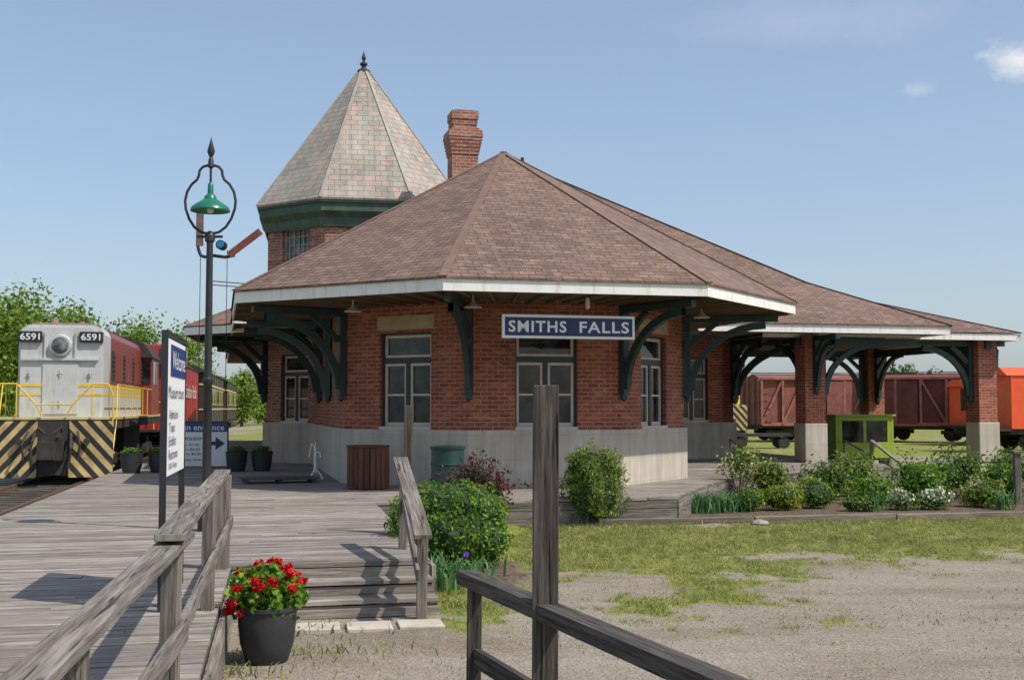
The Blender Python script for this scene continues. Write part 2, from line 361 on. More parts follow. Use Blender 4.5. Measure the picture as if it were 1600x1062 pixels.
# ------------------------------------------------------------------ ground
def sst(x,a,b):
    t=min(1,max(0,(x-a)/(b-a))); return t*t*(3-2*t)
def edge_left(y): return -9.7+.1945*(29-y)
def bed_y(x): return 21.35+.19*(x-1.5)
def masks(x,y):
    n=noise.noise((x*.3,y*.3,0))*1.1+noise.noise((x*1.1,y*1.1,5))*.7+noise.noise((x*3.7,y*3.7,9))*.5
    soil=0
    yb=11.2+.55*max(0,x)
    if y<26: g=(y-yb)/6.5+n*1.0+.08
    else: g=.75+n*.5
    if y<10.5: g-=(10.5-y)*.22
    if x<-1.0 and y<13: g=-.05+n*.9
    if x>1.0 and bed_y(x)<y<30.5: soil=1; g=-.2+n*.5
    if -1.6<x<1.4 and 12.6<y<22: soil=sst(.35-n*.4+ (0.4-abs(x+.3))*.9,.1,.6)
    if x<edge_left(y)+.2:
        k=edge_left(y)-x; g=sst(k+n*1.2,4.6,6.0); 
    if x>9 and 31<y<36: g=.1+n*.4
    if x>12 and 46<y<52: g=.0+n*.3
    return sst(g,.12,.8),soil
xs=np.concatenate([[-3000,-900,-300,-140,-90],np.arange(-62,-12,2.0),np.arange(-12,16,.15),np.arange(16,72,2.0),[80,130,300,900,3000]])
ys=np.concatenate([[-60,-10,0,2],np.arange(3,26,.15),np.arange(26,80,1.2),[90,110,160,350,900,4500]])
gv=[];gm=[]
for y in ys:
    for x in xs:
        g,s=masks(x,y); near=1 if 0<y<60 else 0
        z=near*.02*noise.noise((x*.8,y*.8,2))
        if s>=1 and y>13: z+=.05
        gv.append((x,y,z)); gm.append((g,s,0,1))
nx=len(xs);gf=[(j*nx+i,j*nx+i+1,(j+1)*nx+i+1,(j+1)*nx+i) for j in range(len(ys)-1) for i in range(nx-1)]
me=bpy.data.meshes.new('ground'); me.from_pydata(gv,[],gf); me.shade_smooth()
ca=me.color_attributes.new('mask','FLOAT_COLOR','POINT'); ca.data.foreach_set('color',np.array(gm).ravel())
m,nt2,b=nm('ground_gravel_and_grass')
at=nd(nt2,'ShaderNodeAttribute',attribute_name='mask'); sp=nd(nt2,'ShaderNodeSeparateColor'); nt2.links.new(at.outputs['Color'],sp.inputs[0])
o=coords(nt2); vo=nd(nt2,'ShaderNodeTexVoronoi'); vo.inputs['Scale'].default_value=42; nt2.links.new(o,vo.inputs['Vector'])
gr=ramp(nt2,noise_n(nt2,o,55,5,.7),[(.35,(.17,.145,.12)),(.5,(.275,.24,.203)),(.68,(.44,.395,.34))])
bw=nd(nt2,'ShaderNodeRGBToBW'); nt2.links.new(vo.outputs['Color'],bw.inputs[0])
gr=mixc(nt2,.4,gr,mixc(nt2,1.0,gr,ramp(nt2,bw.outputs[0],[(.2,(.35,.33,.3)),(.8,(1.5,1.45,1.35))]),'MULTIPLY')); gr=mixc(nt2,.22,gr,(.37,.325,.27))
gr=mixc(nt2,1.0,gr,ramp(nt2,noise_n(nt2,coords(nt2,'Object',(.5,1.3,1)),.6,6,.65),[(.35,(.78,.73,.66)),(.5,(.98,.96,.92)),(.65,(1.12,1.1,1.06))]),'MULTIPLY')
gc=ramp(nt2,noise_n(nt2,o,7,8,.75),[(.3,(.10,.125,.025)),(.48,(.20,.22,.05)),(.6,(.29,.28,.10)),(.75,(.38,.32,.19))])
gc=mixc(nt2,1.0,gc,ramp(nt2,noise_n(nt2,o,.7,5,.6),[(.35,(.78,.86,.75)),(.65,(1.15,1.08,1.0))]),'MULTIPLY')
so_=ramp(nt2,noise_n(nt2,o,12,7,.75),[(.35,(.06,.042,.03)),(.65,(.2,.15,.11))])
mg=math_n(nt2,'ADD',sp.outputs[0],math_n(nt2,'MULTIPLY',math_n(nt2,'SUBTRACT',noise_n(nt2,o,9,7,.85),.5),2.4),False)
mg=ramp(nt2,mg,[(.34,(0,0,0)),(.66,(1,1,1))])
cc=mixc(nt2,sp.outputs[1],gr,so_); cc=mixc(nt2,mg,cc,gc); nt2.links.new(cc,b.inputs['Base Color']); b.inputs['Roughness'].default_value=.95
b.inputs['Specular IOR Level'].default_value=.15
bump(nt2,b,math_n(nt2,'ADD',noise_n(nt2,o,50,5,.8),math_n(nt2,'MULTIPLY',vo.outputs['Distance'],.7)),.7,.02)
me.materials.append(m); gob=bpy.data.objects.new('ground',me); COL.objects.link(gob); gob['kind']='structure'
rg=np.random.RandomState(3); pts=[];hs=[]
while len(pts)<105000:
    x=rg.uniform(-2.6,13); y=7.5+ (rg.rand()**.85)*15.8
    if abs(x)>y*.47+.6: continue
    g,s=masks(x,y)
    if s>.5: continue
    q=noise.noise((x*5,y*5,3))
    if rg.rand()<g*(.5+1.1*q) or rg.rand()<.004 or (q>.3 and rg.rand()<.10):
        pts.append((x,y,0)); hs.append(.015+.038*rg.rand()*(.4+g)*(1+.6*q))
gb=blades('grass',np.array(pts),hs,.009,'blade',.8,4); gb['kind']='stuff'
wp=[]
for cx,cy,nn,rr_ in ((-1.3,13.0,160,.25),(-.6,12.7,160,.35),(-.25,7.6,60,.15),(-1.6,10.3,120,.4),(-2.25,9.5,120,.3),(-2.0,11.3,90,.35),(1.1,21.1,300,.8),(3.5,21.6,350,1.2),(6.2,22.0,400,1.5),(.2,16.4,200,.5)):
    wp.append(np.stack([cx+rg.normal(size=nn)*rr_,cy+rg.normal(size=nn)*rr_*.4,np.zeros(nn)],1))
wp=np.concatenate(wp); wd=blades('weeds',wp,.04+.08*rg.rand(len(wp)),.012,'blade',.6,8,None,2); wd['kind']='stuff'
pp=MB()
for i in range(1500):
    y=rg.uniform(5,14); x=rg.uniform(-2,y*.45); g,s=masks(x,y)
    if g>.4: continue
    r=rg.uniform(.005,.014); z=.004
    a=rg.rand()*3
    pp._hex([(x+r*math.cos(a+k*1.57)*f,y+r*math.sin(a+k*1.57)*f*.8,zz) for zz,f in ((z-.01,1),(z+r*.8,.6)) for k in range(4)])
po=pp.build('gravel_stones','pebble'); po['kind']='stuff'
# ------------------------------------------------------------------ boardwalk deck
TH=rad(13.5); bx,by=math.cos(TH),math.sin(TH); ax,ay=-by,bx
poly=[(edge_left(2),2),(-1.1,2),(-1.66,6.3),(-2.85,12.45),(-.85,12.9),(-2.3,20.6),(2.95,22.0),(4.35,26.3),(5.5,28.8),(10.9,33.6),(8,48),(3,60),(edge_left(60),60)]
def in_frame(p): return (p[0]*bx+p[1]*by,p[0]*ax+p[1]*ay)
pf=[in_frame(p) for p in poly]
dk=MB(); PW=.145; wv=min(p[1] for p in pf)
while wv<max(p[1] for p in pf):
    wc=wv+PW/2; it=[]
    for (u1,w1),(u2,w2) in zip(pf,pf[1:]+pf[:1]):
        if (w1<wc)!=(w2<wc): it.append(u1+(wc-w1)/(w2-w1)*(u2-u1))
    it.sort()
    for u0,u1 in zip(it[::2],it[1::2]):
        u=u0
        while u<u1-.02:
            e=min(u1,u+random.uniform(2.2,4.4)) if wc<45 else u1
            if u1-e<.5: e=u1
            dz=random.uniform(-.004,.004); tl=random.uniform(-.003,.003)
            def W(uu): return (uu*bx+wc*ax,uu*by+wc*ay)
            A=W(u+.003);B=W(e-.003)
            dk.beam((*A,.428+dz),(*B,.428+dz+tl),PW-.013,.044)
            u=e
    wv+=PW
dk.m=1
dk.prism([(p[0],p[1]) for p in poly],.3,.385)
deck=dk.build('boardwalk',['plank','dark']); deck['kind']='structure'
sk=MB()
for a,b_ in ((1,2),(2,3),(4,5),(5,6),(6,7),(7,8),(8,9)):
    p=poly[a];q=poly[b_]; d=V((q[0]-p[0],q[1]-p[1],0)).normalized(); n=V((d.y,-d.x,0))*.03
    for zz in (.33,.19,.06): sk.beam((p[0]+n.x,p[1]+n.y,zz),(q[0]+n.x,q[1]+n.y,zz),.045,.13)
p=poly[-1];q=poly[0]; sk.beam((p[0]-.03,p[1],.3),(q[0]-.03,q[1],.3),.06,.22)
sk2=sk.build('boardwalk_edge','wood'); sk2['kind']='structure'
# steps
st=thing('wooden_steps','weathered gray wooden steps up to the boardwalk','steps',(-1.85,12.67,0),rad(12.7))
t=MB()
for z,y0 in ((.29,-.36),(.145,-.67)):
    for k in range(2): t.beam((-1.0,y0+.08+k*.155,z),(1.0,y0+.08+k*.155,z),.148,.04)
t.build('tread','plank',st,bevel=.004)
t=MB()
for z,y0 in ((.41,-.03),(.265,-.03-.31),(.12,-.65)): t.beam((-1.0,y0+.02,z-.07),(1.0,y0+.02,z-.07),.03,.118)
t.beam((0-1.0,-.7,.05),(1.0,-.7,.05),.05,.08)
t.build('riser','plank',st)
pv=thing('paver_row','row of pale concrete pavers set in gravel','pavers',(-1.55,11.45,0),rad(10))
for i in range(4): 
    t=MB(); t.box(-.95+i*.48,-.53+i*.48,-.2+i%2*.015,.2,-.02,.03+.004*(i%2)); t.build('paver','concrete',pv,bevel=.008)
# ------------------------------------------------------------------ railings
def rail(name,label,posts,rails,group='weathered wooden railings',mat='wood'):
    r=thing(name,label,'railing',(posts[0][0],posts[0][1],0),0,group); ox,oy=posts[0][0],posts[0][1]
    for x,y,z0,z1,wd in posts:
        t=MB(); t.beam((x-ox,y-oy,z0),(x-ox+.01,y-oy,z1),wd,wd,(0,1,0)); t.build('post',mat,r,bevel=.006)
    for p,q,wd,h in rails:
        t=MB(); t.beam((p[0]-ox,p[1]-oy,p[2]),(q[0]-ox,q[1]-oy,q[2]),wd,h); t.build('rail',mat,r,bevel=.005)
    return r
rail('wooden_railing','gray weathered plank railing along the boardwalk edge',
 [(-2.90,12.25,.44,1.375,.13),(-2.42,9.75,.3,1.375,.09),(-1.77,6.35,.2,1.33,.09),(-1.45,4.05,.2,1.28,.08)],
 [((-2.97,12.55,1.40),(-1.72,6.15,1.40),.15,.04),((-1.82,6.75,1.350),(-1.20,2.3,1.26),.14,.045),
  ((-2.84,12.4,.92),(-1.72,6.4,.90),.035,.11),((-1.70,6.4,.90),(-1.16,2.3,.84),.035,.11)])
rail('wooden_railing','dark weathered timber railing with one tall post',
 [(-.24,7.60,0,.94,.09),(.17,6.48,0,2.17,.135),(.97,4.27,0,.93,.1)],
 [((-.29,7.76,.985),(1.62,2.47,.985),.13,.085),((-.25,7.66,.52),(1.62,2.5,.52),.045,.11)],mat='wood_d')
rail('wooden_railing','gray plank handrail beside the wooden steps',
 [(-.88,11.95,0,.84,.1),(-1.24,13.95,.44,1.38,.1)],
 [((-.84,11.6,.83),(-1.3,14.2,1.46),.17,.045),((-.90,11.75,.45),(-1.26,14.1,1.02),.035,.12)])
t=MB(); t.beam((0,0,0),(.01,0,1.64),.11,.11,(0,1,0)); tag(t.build('wooden_post','wood_d',bevel=.008,loc=(-1.33,15.6,.44)),'bare gray wooden post standing on the boardwalk','post')
# ------------------------------------------------------------------ station
S=thing('train_station','red brick railway station with octagonal end, tower and shingled roof','building',(-.2,28.68,0),TH)
Rw=4.2;Re=6.74
def octa(R,c=(0,0),a0=22.5): return [(c[0]+R*math.cos(rad(a0+45*k)),c[1]+R*math.sin(rad(a0+45*k))) for k in range(8)]
def facet_wall(mb,p0,p1,z0,z1,ops,th=.35):
    d=V((p1[0]-p0[0],p1[1]-p0[1])); L=d.length; d.normalize(); n=(d.y,-d.x)
    s=0
    for (a,b_,zb,zt) in sorted(ops):
        mb.obox(p0,d,n,s,a,-th,0,z0,z1); 
        if zb>z0: mb.obox(p0,d,n,a,b_,-th,0,z0,zb)
        mb.obox(p0,d,n,a,b_,-th,0,zt,z1); s=b_
    mb.obox(p0,d,n,s,L,-th,0,z0,z1); return L,d,n
def window(p0,d,n,a,b_,zb,zt,style='door',recess=.13):
    t=MB(); w_=b_-a
    def bar(s0,s1,z0,z1,n0=-recess-.05,n1=-recess+.01): t.obox(p0,d,n,s0,s1,n0,n1,z0,z1)
    if style=='door':
        zt2=zt-.52
        t.m=1; bar(a,b_,zt-.05,zt,-recess-.1,-recess+.04); bar(a,a+.05,zb,zt-.05,-recess-.1,-recess+.04); bar(b_-.05,b_,zb,zt-.05,-recess-.1,-recess+.04)
        bar(a+.05,b_-.05,zt2-.12,zt2,-recess-.1,-recess+.04); mid=(a+b_)/2; bar(mid-.05,mid+.05,zb,zt2-.12,-recess-.1,-recess+.04)
        t.m=0
        for s0,s1,z0,z1 in ((a+.05,b_-.05,zt2,zt-.05),(a+.05,mid-.05,zb,zt2-.12),(mid+.05,b_-.05,zb,zt2-.12)):
            f=.055
            bar(s0,s1,z0,z0+f+ (.03 if z0==zb else 0)); bar(s0,s1,z1-f,z1); bar(s0,s0+f,z0+f,z1-f); bar(s1-f,s1,z0+f,z1-f)
            if z1-z0>.8: bar(s0+f,s1-f,(z0+z1)/2-.02,(z0+z1)/2+.02)
    else:
        nxn=6;nz=4;f=.05
        bar(a,b_,zb,zb+f);bar(a,b_,zt-f,zt);bar(a,a+f,zb+f,zt-f);bar(b_-f,b_,zb+f,zt-f)
        for i in range(1,nxn): x=a+w_*i/nxn; bar(x-.012,x+.012,zb+f,zt-f)
        for i in range(1,nz): z=zb+(zt-zb)*i/nz; bar(a+f,b_-f,z-.012,z+.012,-recess-.045,-recess+.005)
    wo=t.build('window',['frame' if style=='door' else 'slatecap','green'],S)
    g=MB(); g.obox(p0,d,n,a+.02,b_-.02,-recess-.07,-recess-.03,zb+.02,zt-.02); g.build('pane','glass' if style=='door' else 'coachglass',wo)
    c=MB()
    if style=='door':
        c.obox(p0,d,n,a-.0,b_+.0,-.2,.03,zb-.06,zb+.0); c.build('sill','frame',wo)
    return wo
def lintel(p0,d,n,a,b_,z0,z1):
    t=MB(); t.obox(p0,d,n,a,b_,-.1,.015,z0,z1); t.build('lintel','stone',S,bevel=.01)
ZB,ZT=1.66,3.62
O=octa(Rw); L8=Rw*2*math.sin(rad(22.5)); wa=(L8-1.32)/2
wm=MB(); wins=[]
for k in range(8):
    p0=O[k];p1=O[(k+1)%8]
    ops=[(wa,wa+1.32,ZB,ZT)] if k in (4,5,6) else []
    Lk,d,n=facet_wall(wm,p0,p1,1.6,4.26,ops)
    if ops: wins.append((p0,d,n))
wm.build('wall','brick',S)
for p0,d,n in wins: window(p0,d,n,wa,wa+1.32,ZB,ZT); lintel(p0,d,n,wa-.08,wa+1.4,ZT+.06,ZT+.36)
wm=MB()
facet_wall(wm,(-3.86,24),(-3.86,1.5),1.6,4.26,[])
facet_wall(wm,(3.86,1.5),(3.86,7.9),1.6,4.26,[])
q0=(3.7,7.9);q1=(9.3,7.9); r=facet_wall(wm,q0,q1,1.6,4.26,[(3.7,4.75,ZB,ZT)]); window(q0,r[1],r[2],3.7,4.75,ZB,ZT)
q0=(9.3,7.9);q1=(9.3,24); facet_wall(wm,q0,q1,1.6,4.26,[])
q0=(9.3,24);q1=(-3.86,24); facet_wall(wm,q0,q1,1.6,4.26,[])
wm.build('wall','brick',S)
TC=(-2.2,10.1); TA=22.5-4.5+0
To=octa(3.1,TC,TA); tm=MB(); LT=3.1*2*math.sin(rad(22.5)); tw=(LT-1.15)/2
twn=[]
for k in range(8):
    ops=[(tw,tw+1.15,6.35,7.35)] if k in (4,5,6) else []
    facet_wall(tm,To[k],To[(k+1)%8],4.26,8.0,ops)
    ops=[(tw,tw+1.15,ZB,ZT)] if k in (4,) else []
    _,d,n=facet_wall(tm,To[k],To[(k+1)%8],1.6,4.26,ops)
    if k in (4,5,6): twn.append((k,To[k],d,n))
tower=tm.build('tower','brick_old',S,label='octagonal brick tower with a pointed slate roof')
for k,p0,d,n in twn:
    window(p0,d,n,tw,tw+1.15,6.35,7.35,'grid')
    if k==4: window(p0,d,n,tw,tw+1.15,ZB,ZT)
t=MB(); a0=rad(TA)
t.lathe([(3.15,7.3),(3.2,7.3),(3.22,7.55),(3.38,7.72),(3.38,7.95),(3.44,7.97),(3.44,8.05),(3.0,8.06)],8,(TC[0],TC[1],0),a0); t.build('cornice','green2',tower)
t=MB(); t.lathe([(3.46,8.03),(3.48,8.09),(2.82,9.0),(.22,12.62),(.0,12.64)],8,(TC[0],TC[1],0),a0); tr=t.build('tower_roof','slate',tower)
t=MB()
for k in range(8):
    an=a0+k*math.pi/4
    pts=[(TC[0]+r_*math.cos(an),TC[1]+r_*math.sin(an),z_) for r_,z_ in ((3.48,8.1),(2.82,9.01),(.22,12.63))]
    for a_,b_ in zip(pts[:-1],pts[1:]): t.beam(a_,b_,.09,.02)
t.build('hip_cap','slatecap',tower)
t=MB(); t.lathe([(.24,12.5),(.20,12.7),(.09,12.76),(.07,12.84),(.12,12.88),(.12,12.93),(.045,12.98),(.04,13.03),(.075,13.09),(.055,13.15),(.015,13.28),(0,13.33)],14,(TC[0],TC[1],0)); t.build('finial','dark',tower,smooth=True)
t=MB(); t.prism(octa(4.28),.3,1.6); t.box(-3.93,3.93,1.5,7.81,.3,1.598); t.box(-3.93,9.38,7.82,24.05,.3,1.598); t.prism(octa(3.2,TC,TA),.3,1.603); t.build('foundation','found',S)
# roofs -------------------------------------------------
E=octa(Re); AP=(0,0,8.12)
def hips(lst,name,par):
    t=MB()
    for a_,b_ in lst:
        a_=V(a_)+V((0,0,.006)); b_=V(b_)+V((0,0,.006)); t.beam(a_,b_,.16,.02)
    t.build(name,'cap',par)
t=MB(); Eo=octa(Re+.04)
for k in range(8):
    a_=Eo[k];b_=Eo[(k+1)%8]; t.face([(a_[0],a_[1],4.44),(b_[0],b_[1],4.44),AP]); t.face([(a_[0],a_[1],4.40),(b_[0],b_[1],4.40),(b_[0],b_[1],4.44),(a_[0],a_[1],4.44)])
roof=t.build('roof','shingle',S,label='brown shingled octagonal hip roof'); hips([((*Eo[k],4.44),AP) for k in range(8)],'hip_cap',roof)
def fascia(pts,z0,z1,closed=True,skip=()):
    t=MB(); n=len(pts)
    for k in range(n):
        if k in skip: continue
        p=V(pts[k]);q=V(pts[(k+1)%n]); d=(q-p).normalized(); nn=(d.y,-d.x); t.obox(p,d,nn,0,(q-p).length,-.04,0,z0,z1)
    return t
fascia(E,4.18,4.40).build('fascia','white',S)
t=MB(); t.face([(x,y,4.235) for x,y in E[::-1]]); t.build('soffit','soffit',S)
t=MB()
for k in range(8):
    a_=V(O[k]);b_=V(O[(k+1)%8]);ea=V(E[k]);eb=V(E[(k+1)%8])
    for i in range(9):
        f=(i+.5)/9; p=a_.lerp(b_,f); q=ea.lerp(eb,f); q=p+(q-p)*.975; t.beam((p.x,p.y,4.2),(q.x,q.y,4.2),.05,.06)
t.build('rafters','soffit',S)
def rect(x0,x1,y0,y1): return [(x0,y0),(x1,y0),(x1,y1),(x0,y1)]
x0,x1,y0,y1=-6.2,14.2,3.5,32
rings=[(rect(x0-.04,x1+.04,y0-.04,y1+.04),4.44),(rect(x0+3,x1-3,y0+3,y1-3),5.93),(rect(4.0,4.0,13.7,21.8),10.65)]
t=MB()
for (ra,za),(rb,zb) in zip(rings[:-1],rings[1:]):
    for k in range(4):
        k2=(k+1)%4; pa,pb,pc,pd=ra[k],ra[k2],rb[k2],rb[k]
        pts=[(*pa,za),(*pb,za),(*pc,zb)]+([(*pd,zb)] if pd!=pc else [])
        t.face(pts)
for k in range(4):
    a_=rings[0][0][k];b_=rings[0][0][(k+1)%4]; t.face([(*a_,4.40),(*b_,4.40),(*b_,4.44),(*a_,4.44)])
mr=t.build('roof','shingle',S,label='large brown shingled main hip roof')
hl=[]
for k in range(4): hl+= [((*rings[0][0][k],4.44),(*rings[1][0][k],5.93)),((*rings[1][0][k],5.93),(*rings[2][0][k],10.65))]
hl.append(((4,13.7,10.65),(4,21.8,10.65))); hips(hl,'hip_cap',mr)
fascia(rect(x0,x1,y0,y1),4.18,4.40).build('fascia','white',S)
t=MB(); t.face([(x,y,4.245) for x,y in rect(x0,x1,y0,y1)[::-1]]); t.build('soffit','soffit',S)
t=MB(); nx0,nx1,ny0,ny1=9.0,17.7,5.0,14.6; zr=6.1; rx_=12.9;ymid=9.8; z0_=4.36
t.face([(nx0,ny0,z0_),(nx1,ny0,z0_),(rx_,ymid,zr),(nx0,ymid,zr)]); t.face([(nx1,ny0,z0_),(nx1,ny1,z0_),(rx_,ymid,zr)]); t.face([(nx1,ny1,z0_),(nx0,ny1,z0_),(nx0,ymid,zr),(rx_,ymid,zr)])
cr=t.build('canopy_roof','shingle',S); hips([((nx1,ny0,z0_),(rx_,ymid,zr)),((nx1,ny1,z0_),(rx_,ymid,zr)),((rx_,ymid,zr),(nx0,ymid,zr))],'hip_cap',cr)
fascia(rect(nx0,nx1-.04,ny0+.04,ny1-.04),4.13,4.33,skip=(3,)).build('fascia','white',S)
t=MB(); t.face([(x,y,4.18) for x,y in rect(nx0,nx1-.06,ny0+.06,ny1-.06)[::-1]]); t.build('soffit','soffit',S)
t=MB(); t.lathe([(5.62,4.36),(5.64,4.40),(2.7,5.62)],8,(TC[0],TC[1],0),a0); sr=t.build('skirt_roof','shingle',S)
fascia(octa(5.6,TC,TA),4.14,4.36).build('fascia','white',S)
t=MB(); t.face([(x,y,4.2) for x,y in octa(5.58,TC,TA)[::-1]]); t.build('soffit','soffit',S)
# chimney
t=MB(); cx,cy=.12,5.63; dz=-.18
def sq(h,z0,z1): t.box(cx-h*.95,cx+h*.95,cy-h*.95,cy+h*.95,z0+dz,z1+dz)
sq(.39,4.9,9.35)
for i in range(6): sq(.42+i*.018,9.35+i*.095,9.445+i*.095)
sq(.50,9.92,10.02); sq(.42,10.02,10.09); sq(.35,10.09,10.2); sq(.37,10.2,10.35); sq(.40,10.35,10.58); t.m=1; sq(.28,10.58,10.62)
t.build('chimney',['brick_old','dark'],mr,label='tall corbelled red brick chimney')
t=MB(); t.cyl((4.0,14.2,9.5),(4.0,14.2,11.05),.06,.06,10); t.build('vent_pipe','dark',mr)
# brackets
def bracket_mesh(out,h):
    t=MB(); wd=.15
    t.beam((.09,0,-h),(.09,0,-.0),wd,.15,(1,0,0)); t.beam((.17,0,-.09),(out,0,-.09),.13,.14)
    N=9; pts=[]
    for i in range(N+1):
        a=math.pi/2*i/N; pts.append(V((.17+(out-.45)*(1-math.cos(a)),0,-h*.93+(h*.93-.24)*math.sin(a))))
    hw=.055; th=.08; nr=[]
    for i in range(N+1):
        dd=(pts[min(N,i+1)]-pts[max(0,i-1)]).normalized(); nr.append(V((-dd.z,0,dd.x)))
    base=len(t.v)
    for i in range(N+1):
        for sy,sn in ((-1,-1),(1,-1),(1,1),(-1,1)): t.v.append(tuple(pts[i]+nr[i]*sn*th+V((0,sy*hw,0))))
    for i in range(N):
        for k in range(4):
            k2=(k+1)%4; t.f.append((base+i*4+k,base+i*4+k2,base+i*4+4+k2,base+i*4+4+k)); t.uv.append(None); t.mi.append(0)
    t.beam((.17,0,-h*.36),(out*.36,0,-.17),.1,.12); t.lathe([(0,-h-.16),(.07,-h-.1),(.08,-h)],6,(.09,0,0))
    return t
bks={}
def bracket(x,y,ang,out=2.05,h=1.85,top=4.17):
    key=(out,h)
    if key not in bks:
        o=bracket_mesh(out,h).build('bracket','green',S,bevel=.012); bks[key]=o.data; 
    else:
        o=bpy.data.objects.new('bracket',bks[key]); COL.objects.link(o); o.parent=S; md=o.modifiers.new('bevel','BEVEL'); md.width=.012; md.segments=2; md.limit_method='ANGLE'
    o.location=(x,y,top); o.rotation_euler=(0,0,ang)
for k in (3,4,5,6,7,0): 
    an=rad(22.5+45*k); bracket(4.2*math.cos(an),4.2*math.sin(an),an,2.15)
bracket(-3.86,4.6,math.pi); 
for k in (3,4,5):
    an=rad(TA+45*k); bracket(TC[0]+3.1*math.cos(an),TC[1]+3.1*math.sin(an),an,2.1)
bracket(9.3,7.9,0,2.3); bracket(9.3,7.9,-math.pi/2,2.3); bracket(9.3,7.9,-math.pi/4,2.6); bracket(7.0,7.9,-math.pi/2,2.3)
PX1,PX2=10.5,16.85
for px_,py_,zb in ((PX1,5.05,.4),(PX2,5.9,.05),(PX2,12.55,.05)):
    t=MB(); t.box(px_-.32,px_+.32,py_-.32,py_+.32,1.6,4.17); pl=t.build('pillar','brick',S,label='square red brick canopy pillar')
    t=MB(); t.box(px_-.36,px_+.36,py_-.36,py_+.36,zb-.1,1.6); t.build('pillar_base','found',pl,bevel=.02)
bracket(PX1+.32,5.05,0,2.15); bracket(PX1,5.05-.32,-math.pi/2,1.4,1.6); bracket(PX1,5.05+.32,math.pi/2,2.15)
bracket(PX2-.32,5.9,math.pi,2.05,1.85,4.15); bracket(PX2,5.9+.32,math.pi/2,2.05,1.85,4.15);bracket(PX2+.32,5.9,0,.5,1.0,4.15)
bracket(PX2-.32,12.55,math.pi,2.05,1.85,4.15); bracket(PX2,12.55-.32,-math.pi/2,2.05,1.85,4.15);bracket(PX2+.32,12.55,0,.5,1.0,4.15)
t=MB(); t.beam((10.0,5.05,4.0),(14.0,5.05,4.0),.2,.24); t.beam((12.0,12.55,4.0),(17.3,12.55,4.0),.2,.24); t.beam((PX2,5.5,4.0),(PX2,14.2,4.0),.2,.24); t.build('canopy_beam','green',S)
for lx,ly in ((-3.9,-3.3),(-1.75,-4.9),(3.6,-3.4)):
    t=MB(); t.cyl((lx,ly,4.24),(lx,ly,4.1),.02,.02,8); t.lathe([(.03,4.12),(.05,4.08),(.18,4.0),(.18,3.985),(.04,4.02)],18,(lx,ly,0)); t.build('eave_light','frame',S,smooth=True)
t=MB(); t.lathe([(.0,3.96),(.05,3.99),(.05,4.08),(.03,4.2)],10,(.45,-5.3,0)); t.build('eave_bulb','bulb',S,smooth=True)
SB=thing('station_sign','navy blue station name board hung under the eave','sign',(-.2+5.54*by,28.68-5.54*bx,3.37),TH)
t=MB(); t.box(-1.32,1.32,-.03,.03,0,.45); t.build('board','sign_w',SB,bevel=.004)
t=MB(); t.box(-1.27,1.27,-.036,-.028,.05,.40); t.build('panel','navy',SB)
text([('SMITHS',-1.2,-.06,.115,.335),('FALLS',.2,1.2,.115,.335)],SB,(0,-.037,0),(rad(90),0,0),'txtw',bold=.022,space=1.14)
for x in (-1.0,1.0):
    t=MB(); t.cyl((x,0,.45),(x,0,.85),.012,.012,6); t.build('hanger','black',SB)
# ------------------------------------------------------------------ street lamp
LP=thing('street_lamp','black lamp post with hoop bracket and green enamel shade','lamp',(-4.0,16.0,.45))
H0=.16
t=MB(); t.lathe([(.11,0),(.11,.35),(.07,.42),(.06,.5),(.056,1.9),(.07,1.92),(.07,1.98),(.05,2.0),(.043,3.62+H0),(.065,3.64+H0),(.07,3.72+H0),(.045,3.76+H0),(0,3.78+H0)],16)
t.cyl((-.17,0,3.70+H0),(.17,0,3.70+H0),.018,.018,8); t.build('post','black',LP,smooth=True)
t=MB()
prof=[(0.03,3.74),(.12,3.76),(.21,3.83),(.28,3.94),(.325,4.07),(.335,4.18),(.31,4.30),(.25,4.40),(.18,4.46),(.155,4.52),(.15,4.58),(.11,4.63),(.05,4.65),(0,4.65)]
for s in (-1,1): t.tube([(s*x,0,z+H0) for x,z in prof],.018,8)
t.build('hoop','black',LP,smooth=True)
t=MB(); t.lathe([(0,4.60+H0),(.045,4.63+H0),(.035,4.72+H0),(.022,4.76+H0),(.04,4.80+H0),(.052,4.84+H0),(.014,4.98+H0),(0,5.04+H0)],12); t.cyl((0,0,4.66+H0),(0,0,4.36+H0),.016,.016,8); t.build('finial','black',LP,smooth=True)
t=MB(); t.lathe([(.02,4.42+H0),(.035,4.40+H0),(.04,4.27+H0),(.075,4.24+H0),(.085,4.20+H0),(.17,4.145+H0),(.245,4.09+H0),(.26,4.05+H0),(.255,4.035+H0),(.245,4.05+H0),(.15,4.13+H0),(.05,4.18+H0)],24); t.build('lamp_shade','shade',LP,smooth=True)
t=MB(); t.lathe([(.0,4.01+H0),(.035,4.02+H0),(.05,4.06+H0),(.035,4.13+H0)],14); t.build('bulb','bulb',LP,smooth=True)
